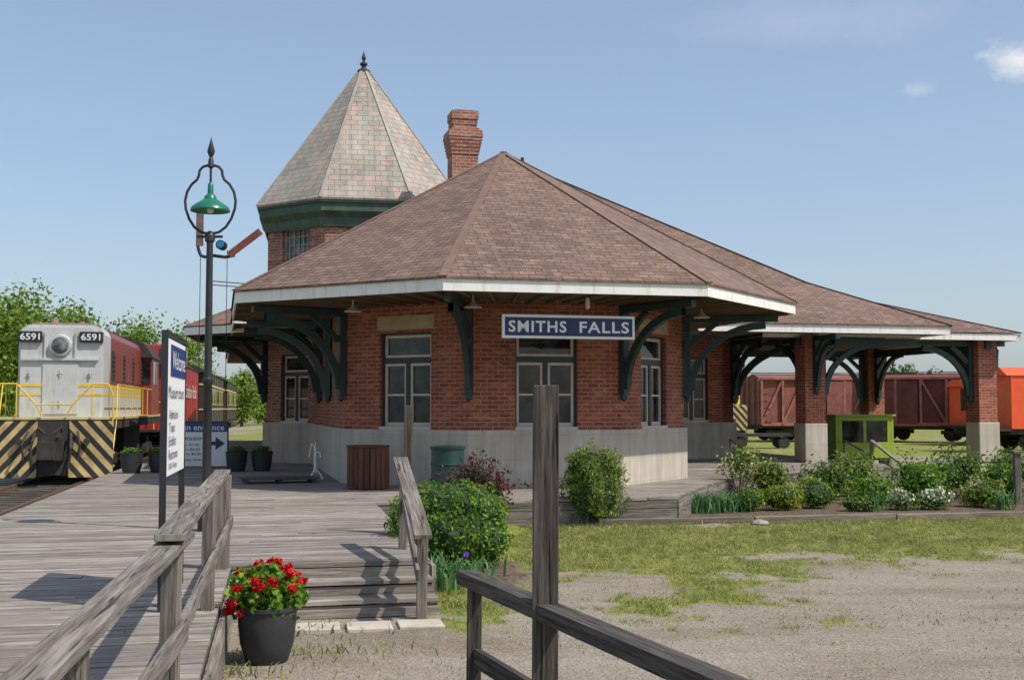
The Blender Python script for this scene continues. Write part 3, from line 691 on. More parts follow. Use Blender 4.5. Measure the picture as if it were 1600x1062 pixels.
# signal
SG=thing('semaphore_signal','train order semaphore mast with two brown and red arms','signal',(-8.22,33.0,.45))
t=MB(); t.cyl((0,0,0),(0,0,6.4),.055,.05,10); t.cyl((-.28,0,0),(-.28,0,5.8),.01,.01,6); t.cyl((.45,0,2),(.45,0,5.9),.01,.01,6)
for z in (4.95,5.05): t.cyl((0,0,z),(2.2,.9,z-.1),.018,.018,6)
t.tube([(-.35,0,6.6),(-.35,0,5.95),(-.28,0,5.75),(-.15,0,5.7),(0,0,5.75),(.4,0,5.7),(.65,0,5.75)],.045,8)
t.build('mast','black',SG,smooth=True)
t=MB(); t.beam((-.3,-.03,6.0),(-.3,-.03,6.95),.03,.2,(1,0,0)); t.build('semaphore_arm','brownarm',SG,label='brown vertical signal arm')
t=MB(); t.beam((.5,-.03,5.75),(1.36,-.03,6.41),.03,.19); t.build('semaphore_arm','redarm',SG,label='faded red diagonal signal arm')
t=MB(); t.cyl((.3,-.18,6.02),(.3,.1,6.02),.13,.13,16); t.build('lens_housing','black',SG,smooth=True)
t=MB(); t.cyl((.3,-.19,6.02),(.3,-.22,6.02),.10,.09,16); t.build('lens','bluel',SG)
# ------------------------------------------------------------------ signs
WS=thing('welcome_sign','tall white and blue museum welcome board on black posts','sign',(-2.9,10.45,.45),math.atan2(1.5,-.26))
for x in (-.78,.78):
    t=MB(); t.beam((x,0,0),(x,0,2.22),.05,.05,(1,0,0)); t.build('post','black',WS)
t=MB(); t.beam((-.755,0,2.2),(.755,0,2.2),.05,.04); t.build('crossbar','black',WS)
t=MB(); t.box(-.74,.74,-.02,.02,1.05,2.16); t.build('board','sign_w',WS)
t=MB(); t.box(-.52,.70,-.025,-.018,1.86,2.12); t.build('header','blue',WS)
text([('Welcome',-.46,.62,1.92,2.07)],WS,(0,-.027,0),(rad(90),0,0),'txtw')
text([('Museum tours',-.66,.6,1.68,1.78),('Admission',-.6,.1,1.51,1.59),('Trains',-.6,-.15,1.40,1.48),('Exhibits',-.6,-.05,1.29,1.37),('Restrooms',-.6,.1,1.18,1.26),('Gift Shop',-.6,.05,1.09,1.15)],WS,(0,-.023,0),(rad(90),0,0),'txtd')
ES=thing('entrance_sign','white main entrance sign with blue heading and arrow','sign',(-8.2,32.0,.45),rad(4))
t=MB(); t.box(-.72,.72,-.02,.02,.08,1.2); t.build('board','sign_w',ES)
t=MB(); t.box(-.72,.72,-.026,-.018,.97,1.2); t.build('header','blue',ES)
text([('Main entrance',-.64,.64,1.01,1.16)],ES,(0,-.028,0),(rad(90),0,0),'txtw',bold=.01)
text([('Admission',-.62,.1,.75,.87),('Adults $7.00',-.62,0,.6,.67),('Seniors $6.00',-.62,.02,.48,.55),('Children $4.50',-.62,.04,.36,.43),('Open daily 10:00 - 4:00',-.62,.3,.2,.27)],ES,(0,-.024,0),(rad(90),0,0),'txtd')
t=MB(); t.box(.12,.42,-.024,-.021,.62,.72); t.face([(.42,-.024,.5),(.66,-.024,.67),(.42,-.024,.84)]); t.build('arrow','txtd',ES)
t=MB(); t.box(-.75,-.72,-.03,.03,0,1.25);t.box(.72,.75,-.03,.03,0,1.25);t.box(-.72,.72,-.03,.03,1.2,1.25); t.build('frame','black',ES)
# ------------------------------------------------------------------ geranium pot and others
GP=thing('flower_pot','charcoal tub of red geraniums on the gravel','flower pot',(-1.98,9.95,0))
t=MB(); t.lathe([(0,0),(.15,0),(.17,.02),(.215,.16),(.232,.33),(.235,.42),(.25,.425),(.25,.455),(.225,.455),(.215,.40),(0,.40)],28); t.build('tub','tub',GP,smooth=True)
foliage('leaves',[(0,0,.5,.25,.24,.17),(-.14,.02,.58,.17,.16,.16),(.14,0,.56,.18,.16,.16),(0,-.05,.66,.16,.15,.13)],1500,.066,'leaf_box',5,GP,core=.5,aspect=.9,shell=.8,lump=.25)
fb=[];rg=np.random.RandomState(11)
for i in range(30):
    a=rg.rand()*6.28; r=rg.rand()**.5*.32; z=.58+.22*(1-r/.34)+rg.rand()*.08; 
    if i>22: z=.40+rg.rand()*.14; r=.30; a=2.6+rg.rand()*1.8
    s=rg.uniform(.022,.045); fb.append((r*math.cos(a),r*math.sin(a),z,s,s,s*.8))
foliage('blossoms',fb,2400,.026,'pet_red',6,GP,core=0,aspect=.9,shell=.8,lump=.3)
def barrel(loc,seed,label):
    g=thing('planter',label,'planter',loc,0,'dark barrel planters on the platform')
    t=MB(); t.lathe([(0,0),(.2,0),(.25,.2),(.26,.38),(.28,.5),(.25,.5),(.24,.44),(0,.44)],20); t.build('tub','tub',g,smooth=True)
    foliage('leaves',[(0,0,.54,.22,.22,.09)],350,.08,'leaf_mid',seed,g,core=.6,shell=.6)
for i,(x,y) in enumerate(((-9.35,30),(-8.75,30.3),(-6.95,30.8),(-6.35,31.0))): barrel((x,y,.45),20+i,'dark barrel planter with low greenery')
SBn=thing('slatted_bin','reddish brown slatted wooden litter bin by the wall','bin',(-2.85,24.2,.45),.2)
t=MB()
for i in range(22):
    a=2*math.pi*i/22; t.beam((.40*math.cos(a),.40*math.sin(a),.02),(.40*math.cos(a),.40*math.sin(a),.82),.1,.03,(math.cos(a),math.sin(a),0))
t.build('slats','bin_wood',SBn)
t=MB(); t.lathe([(0,.1),(.36,.1),(.37,.83),(.43,.83),(.43,.86),(.34,.86),(.32,.7),(0,.68)],22); t.build('liner','bin_wood',SBn,smooth=True)
TB=thing('barrel_bin','dark teal steel drum bin with a flat lid','bin',(-1.17,22.2,.45))
t=MB(); t.lathe([(0,0),(.3,0),(.3,.28),(.315,.29),(.315,.31),(.3,.32),(.3,.56),(.315,.57),(.315,.59),(.3,.6),(.3,.84),(.315,.85),(.31,.87),(0,.87)],24); t.build('drum','teal',TB,smooth=True)
t=MB(); t.lathe([(.32,.86),(.325,.9),(.2,.92),(0,.93)],24); t.build('lid','green',TB,smooth=True)
WP=thing('hand_pump','small white metal hand pump on the platform','pump',(-4.4,27.3,.45))
t=MB(); t.cyl((0,0,.15),(0,0,.72),.035,.03,10); t.tube([(0,0,.6),(.09,0,.62),(.12,0,.5)],.02,8); t.tube([(0,0,.7),(-.08,0,.8),(-.14,0,.5)],.014,8); t.cyl((0,0,.7),(0,0,.84),.012,.012,8)
for a in (0,2.1,4.2): t.tube([(0,0,.25),(.12*math.cos(a),.12*math.sin(a),.12),(.17*math.cos(a),.17*math.sin(a),0)],.02,8)
t.build('pump_body','white',WP,smooth=True)
bc=thing('baggage_pallet','low dark slatted baggage pallet','pallet',(-5.0,26.2,.45),.3)
t=MB()
for i in range(7): t.beam((-.8,-.4+i*.13,.1),(.8,-.4+i*.13,.1),.09,.03)
for x in (-.7,0,.7): t.beam((x,-.42,.045),(x,.42,.045),.08,.08)
t.build('slats','wood_d',bc)
# ------------------------------------------------------------------ shrubs
def shrub(name,label,loc,blobs,n,size,mat,seed,cat='shrub',group='planted shrubs in the flower bed',**k):
    o=foliage(name,blobs,n,size,mat,seed,loc=loc,**k); return tag(o,label,cat,group)
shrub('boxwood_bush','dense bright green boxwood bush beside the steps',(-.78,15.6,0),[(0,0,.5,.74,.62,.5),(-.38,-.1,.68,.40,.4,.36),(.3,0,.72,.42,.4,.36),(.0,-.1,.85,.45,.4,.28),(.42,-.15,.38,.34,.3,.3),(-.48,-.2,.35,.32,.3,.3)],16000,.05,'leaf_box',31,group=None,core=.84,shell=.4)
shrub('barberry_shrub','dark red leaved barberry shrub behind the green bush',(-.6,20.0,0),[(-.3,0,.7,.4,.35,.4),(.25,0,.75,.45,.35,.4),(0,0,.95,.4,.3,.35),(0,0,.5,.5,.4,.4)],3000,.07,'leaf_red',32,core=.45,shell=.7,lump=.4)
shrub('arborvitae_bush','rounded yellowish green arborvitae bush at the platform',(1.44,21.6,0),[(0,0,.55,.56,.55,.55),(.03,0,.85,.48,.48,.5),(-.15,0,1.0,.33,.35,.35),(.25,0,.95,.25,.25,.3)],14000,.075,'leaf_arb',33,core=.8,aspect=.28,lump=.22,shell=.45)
rgs=random.Random(5)
def mound(loc,r,h,mat,n,seed,name='shrub',label='green leafy garden shrub in the bed',size=.08,**k):
    bl=[(0,0,h*.5,r,r*.8,h*.5)]
    for i in range(3):
        a=rgs.random()*6.28; bl.append((math.cos(a)*r*.45,math.sin(a)*r*.4,h*(.5+.2*rgs.random()),r*.6,r*.6,h*.42))
    return shrub(name,label,loc,bl,n,size,mat,seed,**k)
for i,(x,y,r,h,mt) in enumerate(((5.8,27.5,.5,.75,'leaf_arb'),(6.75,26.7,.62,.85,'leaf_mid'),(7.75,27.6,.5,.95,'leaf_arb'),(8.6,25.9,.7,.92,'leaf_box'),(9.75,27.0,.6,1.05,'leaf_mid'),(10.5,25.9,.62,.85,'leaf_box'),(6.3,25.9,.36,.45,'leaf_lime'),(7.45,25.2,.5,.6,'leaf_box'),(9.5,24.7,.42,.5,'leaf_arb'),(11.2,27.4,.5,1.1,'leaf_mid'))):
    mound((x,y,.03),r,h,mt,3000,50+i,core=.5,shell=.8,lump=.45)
mound((5.3,24.0,.03),.42,.48,'leaf_lime',2600,70,'lime_shrub','low bright lime green mounded shrub',.05)
mound((6.05,24.5,.03),.38,.55,'leaf_mid',2600,71,'shrub','small round dark green shrub',.05)
mound((6.75,23.8,.03),.30,.28,'leaf_mid',1200,72,'shrub','low green garden plant',.06)
mound((4.55,23.7,.03),.35,.42,'leaf_box',1800,73,'shrub','low green garden plant',.06)
ar=thing('flowering_shrub','airy open shrub with pale yellow blossoms','shrub',(5.05,27.2,0)); 
t=MB(); 
for i in range(12):
    a=rgs.random()*6.28; rr=.2+.35*rgs.random(); t.tube([(0,0,0),(rr*.5*math.cos(a),rr*.5*math.sin(a),.5),(rr*math.cos(a),rr*math.sin(a),.8+.3*rgs.random())],.008,5)
t.build('stems','bark',ar)
foliage('leaves',[(0,0,.75,.55,.45,.38),(.1,0,1.0,.4,.35,.25)],800,.08,'leaf_arb',74,ar,core=0,shell=.95)
foliage('blossoms',[(0,0,.85,.55,.45,.35)],130,.06,'pet_yel',75,ar,core=0,shell=.6,aspect=.9)
def clump(name,label,x,y,n,h,rx,ry,seed,wd=.03,mat='iris',lean=.35):
    r=np.random.RandomState(seed); P0=np.stack([r.normal(size=n)*rx*.5,r.normal(size=n)*ry*.5,np.zeros(n)],1)
    o=blades(name,P0,h*(.6+.5*r.rand(n)),wd,mat,lean,seed,None,2); o.location=(x,y,.02); tag(o,label,'plant','spiky leaved garden plants'); return o
for i,x in enumerate((3.4,3.8,4.15)): clump('daylily','clump of arching green daylily leaves',x,23.4+i*.1,150,.5,.3,.25,80+i,.025)
clump('iris','clump of gray green iris leaves beside the steps',-.78,13.9,110,.42,.34,.4,84,.03); clump('iris','clump of gray green iris leaves beside the steps',-.45,14.3,60,.36,.3,.3,85,.03)
clump('iris','clump of upright iris leaves in the bed',7.05,23.9,40,.5,.2,.2,86,.03); clump('iris','clump of upright iris leaves in the bed',9.7,24.1,45,.5,.22,.2,87,.03)
o=foliage('iris_flower',[(0,0,.42,.03,.03,.035)],40,.035,'pet_pur',89,core=0,loc=(-.52,13.6,0),aspect=.9); tag(o,'single small purple iris blossom','flower')
wf=thing('white_flowers','low clump of white flowers in the bed','flowers',(8.0,24.1,0))
foliage('leaves',[(-.3,0,.2,.3,.3,.2),(.3,0,.22,.35,.3,.22)],1500,.06,'leaf_mid',90,wf,core=.6)
foliage('blossoms',[(-.35,-.05,.32,.28,.28,.14),(.35,-.05,.34,.32,.28,.15)],300,.05,'pet_white',91,wf,core=0,shell=.3,aspect=.9)
t=MB(); 
for p,q in (((1.5,21.3,.05),(4.3,21.85,.05)),((4.32,21.86,.05),(7.0,22.4,.06)),((7.02,22.4,.05),(12.5,23.4,.06))): t.beam(p,q,.14,.13)
o=t.build('bed_edging','timber',bevel=.01); tag(o,'weathered timber edging around the flower bed','edging')
t=MB(); t.lathe([(0,0),(.14,0),(.17,.03),(.13,.07),(.04,.09),(0,.09)],7); tag(t.build('rock','pebble',loc=(4.35,21.5,0)),'pale rock beside the bed edging','rock')
FP=thing('fence','weathered post with wire fence beside the flower bed','fence',(10.5,25.4,0))
t=MB(); t.beam((0,0,0),(0,0,1.1),.13,.13,(0,1,0)); t.box(-.1,.1,-.1,.1,1.1,1.16); t.build('post','wood',FP,bevel=.01)
t=MB(); t.beam((0,0,.45),(3.5,.3,.5),.04,.12); t.tube([(-.6,2.5,.75),(0,.0,.95),(3.5,.3,.95)],.015,6); t.build('rail','wood',FP)
for i,(x,y,lb) in enumerate(((9.9,33.6,'pale wooden handrail by the covered platform'),(5.9,33.0,'thin metal handrail by the station wall'))):
    r=thing('handrail',lb,'handrail',(x,y,.2),0)
    t=MB(); 
    if i==0:
        t.beam((0,0,.95),(.75,-1.0,.15),.12,.05); t.beam((0,0,-.1),(0,0,.95),.09,.09,(0,1,0)); t.beam((.7,-.95,-.2),(.7,-.95,.3),.09,.09,(0,1,0)); t.build('rail','wood',r)
        t=MB(); t.tube([(-.7,.2,.95),(.2,-1.0,.3)],.025,8); t.cyl((-.7,.2,0),(-.7,.2,.95),.025,.025,8); t.build('metal_rail','black',r)
    else:
        t.tube([(0,0,1.0),(.45,-.9,.6),(.45,-.9,0)],.022,8); t.cyl((0,0,0),(0,0,1.0),.022,.022,8); t.build('rail','black',r)
# ------------------------------------------------------------------ rolling stock
def truck_m(t,yc,w=1.0,wheels=(-.85,.85)):
    for dy in wheels:
        for s in (-1,1): t.cyl((s*.72,yc+dy,.52),(s*.82,yc+dy,.52),.45,.45,20)
        t.cyl((-.8,yc+dy,.52),(.8,yc+dy,.52),.08,.08,8)
    for s in (-1,1):
        t.box(s*1.0-.08,s*1.0+.08,yc-1.4,yc+1.4,.5,.72); t.box(s*1.0-.1,s*1.0+.1,yc-.4,yc+.4,.35,.95)
        for dy in wheels: t.box(s*1.05-.1,s*1.05+.1,yc+dy-.16,yc+dy+.16,.36,.68)
def track(name,p,ang,L):
    t=MB(); c,s=math.cos(ang),math.sin(ang)
    def W(x,y,z): return (p[0]+x*c-y*s,p[1]+x*s+y*c,z)
    for x in (-.75,.75): t.beam(W(x,-12,.06),W(x,L,.06),.07,.12)
    t.m=1
    for i in range(int((L+12)/.6)): t.beam(W(-1.25,-12+i*.6,.0),W(1.25,-12+i*.6,.0),.22,.06)
    o=t.build(name,['rail','wood_d']); o['kind']='structure'; return o
TD=rad(11.0); track('railway_track',(-12.0,31.8),TD,150)
LO=thing('locomotive','grey and maroon diesel switcher locomotive with striped pilot','locomotive',(-12.0,31.8,.08),TD)
def hoodprof(hw,z0,z1,ch): return [(-hw,z0),(hw,z0),(hw,z1-ch),(hw-ch*.35,z1-ch*.35),(hw-ch,z1),(-hw+ch,z1),(-hw+ch*.35,z1-ch*.35),(-hw,z1-ch)]
def extr(t,prof,y0,y1):
    n=len(prof)
    for k in range(n):
        a_=prof[k];b_=prof[(k+1)%n]; t.face([(a_[0],y0,a_[1]),(b_[0],y0,b_[1]),(b_[0],y1,b_[1]),(a_[0],y1,a_[1])][::-1])
    t.face([(a_[0],y0,a_[1]) for a_ in prof]); t.face([(a_[0],y1,a_[1]) for a_ in prof][::-1])
HW=1.1
t=MB(); pr=hoodprof(HW,1.72,4.22,.26); extr(t,hoodprof(HW-.07,1.72,4.14,.28),1.1,1.2); extr(t,pr,1.2,2.6)
t.build('nose','locogrey',LO,smooth=True,bevel=.02)
t=MB(); t.box(-.78,.78,1.25,2.55,4.22,4.28); t.cyl((-.3,1.8,4.2),(-.3,1.8,4.42),.12,.12,10); t.cyl((.35,2.2,4.2),(.35,2.2,4.38),.09,.09,10); t.build('hood_top','rust',LO,smooth=True)
t=MB(); extr(t,[(-HW,2.62),(HW,2.62)]+pr[2:],2.6,10.8); t.build('long_hood','maroon',LO,smooth=True,label='maroon engine hood')
t=MB(); t.box(-HW,HW,2.6,10.8,1.72,2.30); t.build('hood_skirt','locogrey',LO)
t=MB(); t.box(-HW-.004,HW+.004,1.19,10.8,2.30,2.36); t.box(-HW-.004,HW+.004,1.19,10.8,2.54,2.62); t.box(-HW+.06,HW-.06,1.09,1.2,2.30,2.36); t.box(-HW+.06,HW-.06,1.09,1.2,2.54,2.62); t.m=1; t.box(-HW-.002,HW+.002,2.6,10.8,2.36,2.54); t.build('stripe',['yellow','cream'],LO)
for s in (-1,1):
    for i,y in enumerate(np.arange(2.9,10.5,.62)):
        t=MB(); t.box(s*HW-.02,s*HW+.02,y,y+.56,2.75,3.6)
        if i%4==0:
            for k in range(5): t.box(s*HW-.04,s*HW+.04,y+.08,y+.48,2.9+k*.13,2.95+k*.13)
        t.build('hood_door','maroon' if i%4 else 'dark',LO,bevel=.01)
t=MB(); t.box(-.46,.46,1.07,1.1,1.8,3.2)
for x,z in ((-.78,2.9),(.78,2.9),(0,2.1),(0,2.9)): t.box(x-.015,x+.015,1.03,1.07,z-.1,z+.1); t.box(x-.06,x+.06,1.035,1.07,z-.015,z+.015)
t.build('nose_door','locogrey',LO,bevel=.01)
t=MB(); t.box(-.98,.98,1.02,1.1,3.25,3.31); t.box(-.42,-.36,1.05,1.1,3.31,4.0); t.box(.36,.42,1.05,1.1,3.31,4.0); t.build('nose_seam','locogrey',LO)
t=MB(); t.cyl((0,.96,3.65),(0,1.1,3.65),.27,.30,24); t.build('headlight','locogrey',LO,smooth=True)
t=MB(); t.cyl((0,.94,3.65),(0,.965,3.65),.22,.22,24); t.build('headlight_lens','coachglass',LO)
for s in (-1,1):
    t=MB(); t.box(s*.78-.3,s*.78+.3,1.0,1.4,3.74,4.03); nb=t.build('number_board','black',LO,bevel=.02)
    text([('6591',s*.78-.25,s*.78+.25,3.795,3.975)],LO,(0,.995,0),(rad(90),0,0),'txtw',name='locomotive_number',bold=.015)
t=MB(); t.box(-1.15,1.15,10.8,13.4,1.72,3.9); extr(t,[(-1.45,1.72),(1.45,1.72),(1.45,3.75),(1.2,4.15),(.6,4.4),(-.6,4.4),(-1.2,4.15),(-1.45,3.75)],10.8,13.4); cab=t.build('cab','maroon',LO,smooth=True)
for s in (-1,1):
    for bb in ((s*1.455-.01,s*1.455+.01,11.1,11.9,2.8,3.6),(s*1.455-.01,s*1.455+.01,12.2,13.0,2.8,3.6),(s*1.28-.12,s*1.28+.12,10.78,10.8,2.8,3.6)):
        t=MB(); t.box(*bb); t.build('cab_window','glass',cab)
t=MB(); extr(t,[(-1.5,3.72),(1.5,3.72),(1.24,4.18),(.62,4.45),(-.62,4.45),(-1.24,4.18)],10.6,13.6); t.build('cab_roof','dark',cab)
t=MB(); extr(t,hoodprof(1.0,1.72,3.9,.3),13.4,16); t.build('short_hood','maroon',LO,smooth=True)
t=MB(); t.cyl((0,4.5,4.2),(0,4.5,4.55),.2,.2,12); t.box(-.35,.35,7.5,9,4.22,4.36); t.box(-.6,.6,2.75,3.9,4.22,4.34); t.box(-.7,.7,5.2,7.2,4.22,4.33); t.build('exhaust_stack','dark',LO,smooth=True)
t=MB(); t.box(-1.5,1.5,.35,16.6,1.42,1.7); t.box(-1.1,1.1,6,10.5,.6,1.42); t.m=1; t.box(-1.52,1.52,.33,16.62,1.66,1.722); t.build('underframe',['dark','cream'],LO)
for s in (-1,1):
    t=MB()
    a0_,a1_=sorted((s*1.5,s*.4)); t.box(a0_,a1_,.2,.34,.62,1.62)
    t._hex([(a0_,.14,.15),(a1_,.14,.15),(a1_,.3,.15),(a0_,.3,.15),(a0_,.2,.62),(a1_,.2,.62),(a1_,.34,.62),(a0_,.34,.62)])
    t.build('pilot','chev',LO)
t=MB(); t.box(-.4,.4,.24,.34,.2,1.62); t.build('pilot_plate','dark',LO)
t=MB(); t.box(-.13,.13,-.75,.3,.72,1.02); t.box(-.2,.2,-.95,-.6,.66,1.1); t.box(-.28,.28,-.05,.3,.6,1.2)
for s in (-1,1):
    t.tube([(s*.45,.15,1.3),(s*.5,-.2,.9),(s*.44,-.15,.4)],.04,8); t.tube([(s*.62,.15,1.35),(s*.72,-.15,1.0),(s*.66,-.1,.6)],.03,8); t.tube([(s*.25,-.1,1.35),(s*.28,-.35,1.45),(s*.1,-.4,1.3)],.03,8); t.cyl((s*.85,.05,1.1),(s*.85,.2,1.1),.08,.08,10)
t.build('coupler','dark',LO,smooth=True)
t=MB()
for s in (-1,1):
    for z in (.4,.75,1.1): t.box(s*1.27-.22,s*1.27+.22,.36,.75,z,z+.05)
t.build('step','yellow',LO)
t=MB()
for s in (-1,1):
    t.tube([(s*1.48,.3,.6),(s*1.48,.28,2.3),(s*1.35,.28,2.6),(s*.95,.28,2.6),(s*.45,.28,2.05),(s*.3,.28,1.75)],.021,8)
    t.tube([(s*.95,.28,2.6),(s*.95,.28,1.75)],.018,8)
    t.tube([(s*1.48,.3,.7),(s*1.50,.9,1.7),(s*1.48,1.2,2.6),(s*1.48,10.5,2.6)],.018,8)
    for y in np.arange(1.6,10.6,1.5): t.cyl((s*1.48,y,1.7),(s*1.48,y,2.6),.015,.015,6)
t.tube([(-.45,.28,2.05),(.45,.28,2.05)],.018,8)
t.build('handrail','yellow',LO,smooth=True)
t=MB(); truck_m(t,3.2); truck_m(t,13.2); t.build('truck','dark',LO,smooth=True)
def dirp(p,s,lat=0): return (p[0]-math.sin(TD)*s+math.cos(TD)*lat,p[1]+math.cos(TD)*s+math.sin(TD)*lat,.08)
def car(name,label,cat,loc,rot,L,W,z1,body,cupola=False,win=0,bands=False,group=None,txt=None):
    c=thing(name,label,cat,loc,rot,group)
    t=MB(); hw=W/2; extr(t,[(-hw,1.1),(hw,1.1),(hw,z1-.35),(hw*.6,z1-.06),(-hw*.6,z1-.06),(-hw,z1-.35)],0,L)
    for s in (-1,1):
        for y in np.arange(.0,L+.01,L/8): t.box(s*(hw+.0)-.03,s*(hw+.0)+.03,y-.03,y+.03,1.1,z1-.4)
    bo=t.build('car_body',body,c)
    t=MB(); extr(t,[(-hw-.06,z1-.38),(hw+.06,z1-.38),(hw*.6,z1),(-hw*.6,z1)],-.25,L+.25); t.build('car_roof','dark' if body!='orange' else 'orange',c)
    if win:
        for i in range(win):
            y=L*(i+.5)/win; ww=min(.9,L/win*.6)/2
            for s in (-1,1):
                t=MB(); t.box(s*hw-.035,s*hw+.035,y-ww,y+ww,2.2,3.0); wo=t.build('car_window','glass',bo)
                f=MB(); f.box(s*hw-.03,s*hw+.03,y-ww-.06,y+ww+.06,2.14,3.06); f.build('window_frame','cream' if bands else body,wo)
        t=MB(); t.box(-.35,.35,-.02,.02,1.9,3.1); t.build('end_door','glass',bo)
    if bands:
        t=MB(); t.box(-hw-.036,hw+.036,-.035,L+.035,3.15,3.25); t.box(-hw-.036,hw+.036,-.035,L+.035,1.85,1.93); t.build('band','cream',bo)
    if cupola:
        t=MB(); t.box(-hw*.8,hw*.8,L*.45,L*.7,z1-.3,z1+.7); cu=t.build('cupola',body,bo,bevel=.05)
        for bb in ((-hw*.8-.01,hw*.8+.01,L*.47,L*.56,z1+.15,z1+.5),(-hw*.8-.01,hw*.8+.01,L*.59,L*.68,z1+.15,z1+.5),(-.7,-.1,L*.45-.01,L*.45+.01,z1+.15,z1+.5),(.1,.7,L*.45-.01,L*.45+.01,z1+.15,z1+.5)):
            t=MB(); t.box(*bb); t.build('cupola_window','glass',cu)
    t=MB(); truck_m(t,2.0); truck_m(t,L-2.0); t.box(-hw+.1,hw-.1,0,L,.85,1.1); t.box(-.1,.1,-.6,L+.6,.75,.95); t.box(-hw,hw,-.7,0,1.0,1.1); t.build('truck','dark',c,smooth=True)
    if cupola:
        t=MB()
        for s in (-1,1): t.tube([(s*hw*.95,-.65,1.1),(s*hw*.95,-.65,2.2),(s*.4,-.65,2.2),(s*.4,-.65,1.1)],.025,6); t.tube([(s*.9,-.65,.5),(s*.9,-.65,z1)],.02,6)
        t.build('end_railing','yellow' if body=='red' else 'dark',c)
    if txt:
        text([(txt,1.0,L-1.5,2.4,3.0)],c,(hw+.04,0,0),(rad(90),0,rad(90)),'txtw')
    return c
car('caboose','bright red caboose coupled behind the locomotive','caboose',dirp((-12,31.8),18.2,.5),TD,10,2.9,4.1,'red',True,0,txt='Canadian Pacific')
car('passenger_coach','dark old passenger coach with cream window band','coach',dirp((-12,31.8),32,.7),TD,20,3.0,4.2,'coach',False,10,True,'dark passenger coaches on the track')
car('passenger_coach','dark old passenger coach with cream window band','coach',dirp((-12,31.8),54,.9),TD,20,3.0,4.2,'coach',False,10,True,'dark passenger coaches on the track')
def boxcar(loc,rot,L,body,label):
    c=thing('boxcar',label,'boxcar',loc,rot,'old wooden boxcars in the yard'); hw=1.45;z1=4.1
    t=MB(); extr(t,[(-hw,1.05),(hw,1.05),(hw,z1-.3),(0,z1),(-hw,z1-.3)],0,L); bo=t.build('car_body',body,c)
    t=MB(); n=8
    for s in (-1,1):
        for i in range(n+1):
            y=L*i/n; t.beam((s*(hw+.09),y,1.05),(s*(hw+.09),y,z1-.3),.13,.16,(1,0,0))
            if i<n and i not in (3,4): 
                a_,b_=((y,1.1),(y+L/n,z1-.35)) if i<n/2 else ((y,z1-.35),(y+L/n,1.1))
                t.beam((s*(hw+.07),a_[0],a_[1]),(s*(hw+.07),b_[0],b_[1]),.13,.13,(1,0,0))
        t.beam((s*(hw+.06),0,1.08),(s*(hw+.06),L,1.08),.16,.2); t.beam((s*(hw+.1),0,z1-.32),(s*(hw+.1),L,z1-.32),.2,.12)
    for x in (-1.3,-.5,.5,1.3): t.beam((x,-.06,1.05),(x,-.06,z1-.25),.12,.12,(1,0,0))
    t.build('bracing','boxcar_d',bo)
    for s in (-1,1):
        t=MB(); t.box(s*(hw+.12)-.04,s*(hw+.12)+.04,L*.39,L*.6,1.1,z1-.45); t.build('sliding_door',body,bo,bevel=.02)
    t=MB(); t.box(-.25,.25,-.1,L+.1,z1+.05,z1+.09); t.build('roof_walk','wood_d',bo)
    t=MB()
    for k in range(7):
        for s in (-1,1): t.cyl((s*(hw+.16),.15,1.2+k*.4),(s*(hw+.16),.6,1.2+k*.4),.018,.018,6)
    t.build('ladder','dark',bo)
    t=MB(); truck_m(t,1.9); truck_m(t,L-1.9); t.box(-hw+.1,hw-.1,0,L,.85,1.05); t.box(-.1,.1,-.6,L+.6,.75,.95); t.build('truck','dark',c,smooth=True)
    return c
boxcar((14.6,74,0),rad(-80),10.5,'boxcar2','faded reddish brown wooden boxcar in the yard')
boxcar((28.6,71,0),rad(62),11.5,'boxcar','dark red outside braced wooden boxcar in the yard')
car('caboose','orange red caboose standing beyond the canopy','caboose',(24.9,67,0),rad(-78),9,2.9,3.6,'orange',False,3)
car('snow_plow_car','bright orange plow car with a raised cupola','plow car',(22.4,56.5,0),rad(-82),10,2.9,3.9,'orange',True,0)
yv=thing('yard_tractor','yellow and black striped yard vehicle beside boxcar','vehicle',(12.0,66,0),rad(10))
t=MB(); t.box(-.8,.8,0,2.4,.8,2.2); t.build('vehicle_body','chev',yv,bevel=.05)
t=MB(); t.box(-.7,.7,.8,2.2,2.2,3.2); cb=t.build('cab','yellow',yv,bevel=.06)
t=MB(); t.box(-.55,.55,.79,.8,2.4,3.0); t.box(-.71,.71,1.0,2.0,2.4,3.0); t.build('cab_window','glass',cb)
t=MB()
for s in (-1,1):
    for y in (.5,1.9): t.cyl((s*.6,y,.4),(s*.85,y,.4),.4,.4,18)
t.box(-.7,.7,.1,2.3,.5,.8); t.build('wheel','dark',yv,smooth=True)
sp_=thing('track_speeder','lime green open sided railway motor car under the canopy','motor car',(12.15,43.0,.0),rad(12))
t=MB(); t.box(-1.1,1.1,-.6,.6,.3,.85); t.box(-1.1,-1.0,-.6,.6,.85,1.75);t.box(1.0,1.1,-.6,.6,.85,1.75);t.box(-1.0,1.0,-.6,-.54,1.6,1.75);t.box(-.06,.06,-.6,-.54,.85,1.6);t.box(-1.0,-.85,-.6,-.54,.85,1.6);t.box(.85,1.0,-.6,-.54,.85,1.6); t.box(-1.15,1.15,-.68,.68,1.75,1.82); t.build('vehicle_body','lime',sp_,bevel=.015)
t=MB(); t.box(-.85,-.06,-.57,-.56,.85,1.6);t.box(.06,.85,-.57,-.56,.85,1.6); t.build('window','glass',sp_)
t=MB()
for x in (-.75,.75):
    for y in (-.55,.55): t.cyl((x,y-.04,.2),(x,y+.04,.2),.2,.2,18)
t.box(-1.15,1.15,-.3,.3,.22,.3); t.build('wheel','dark',sp_,smooth=True)
eq=thing('baggage_wagon','dark flat baggage wagon beyond the platform','wagon',(12.6,62,0),rad(5))
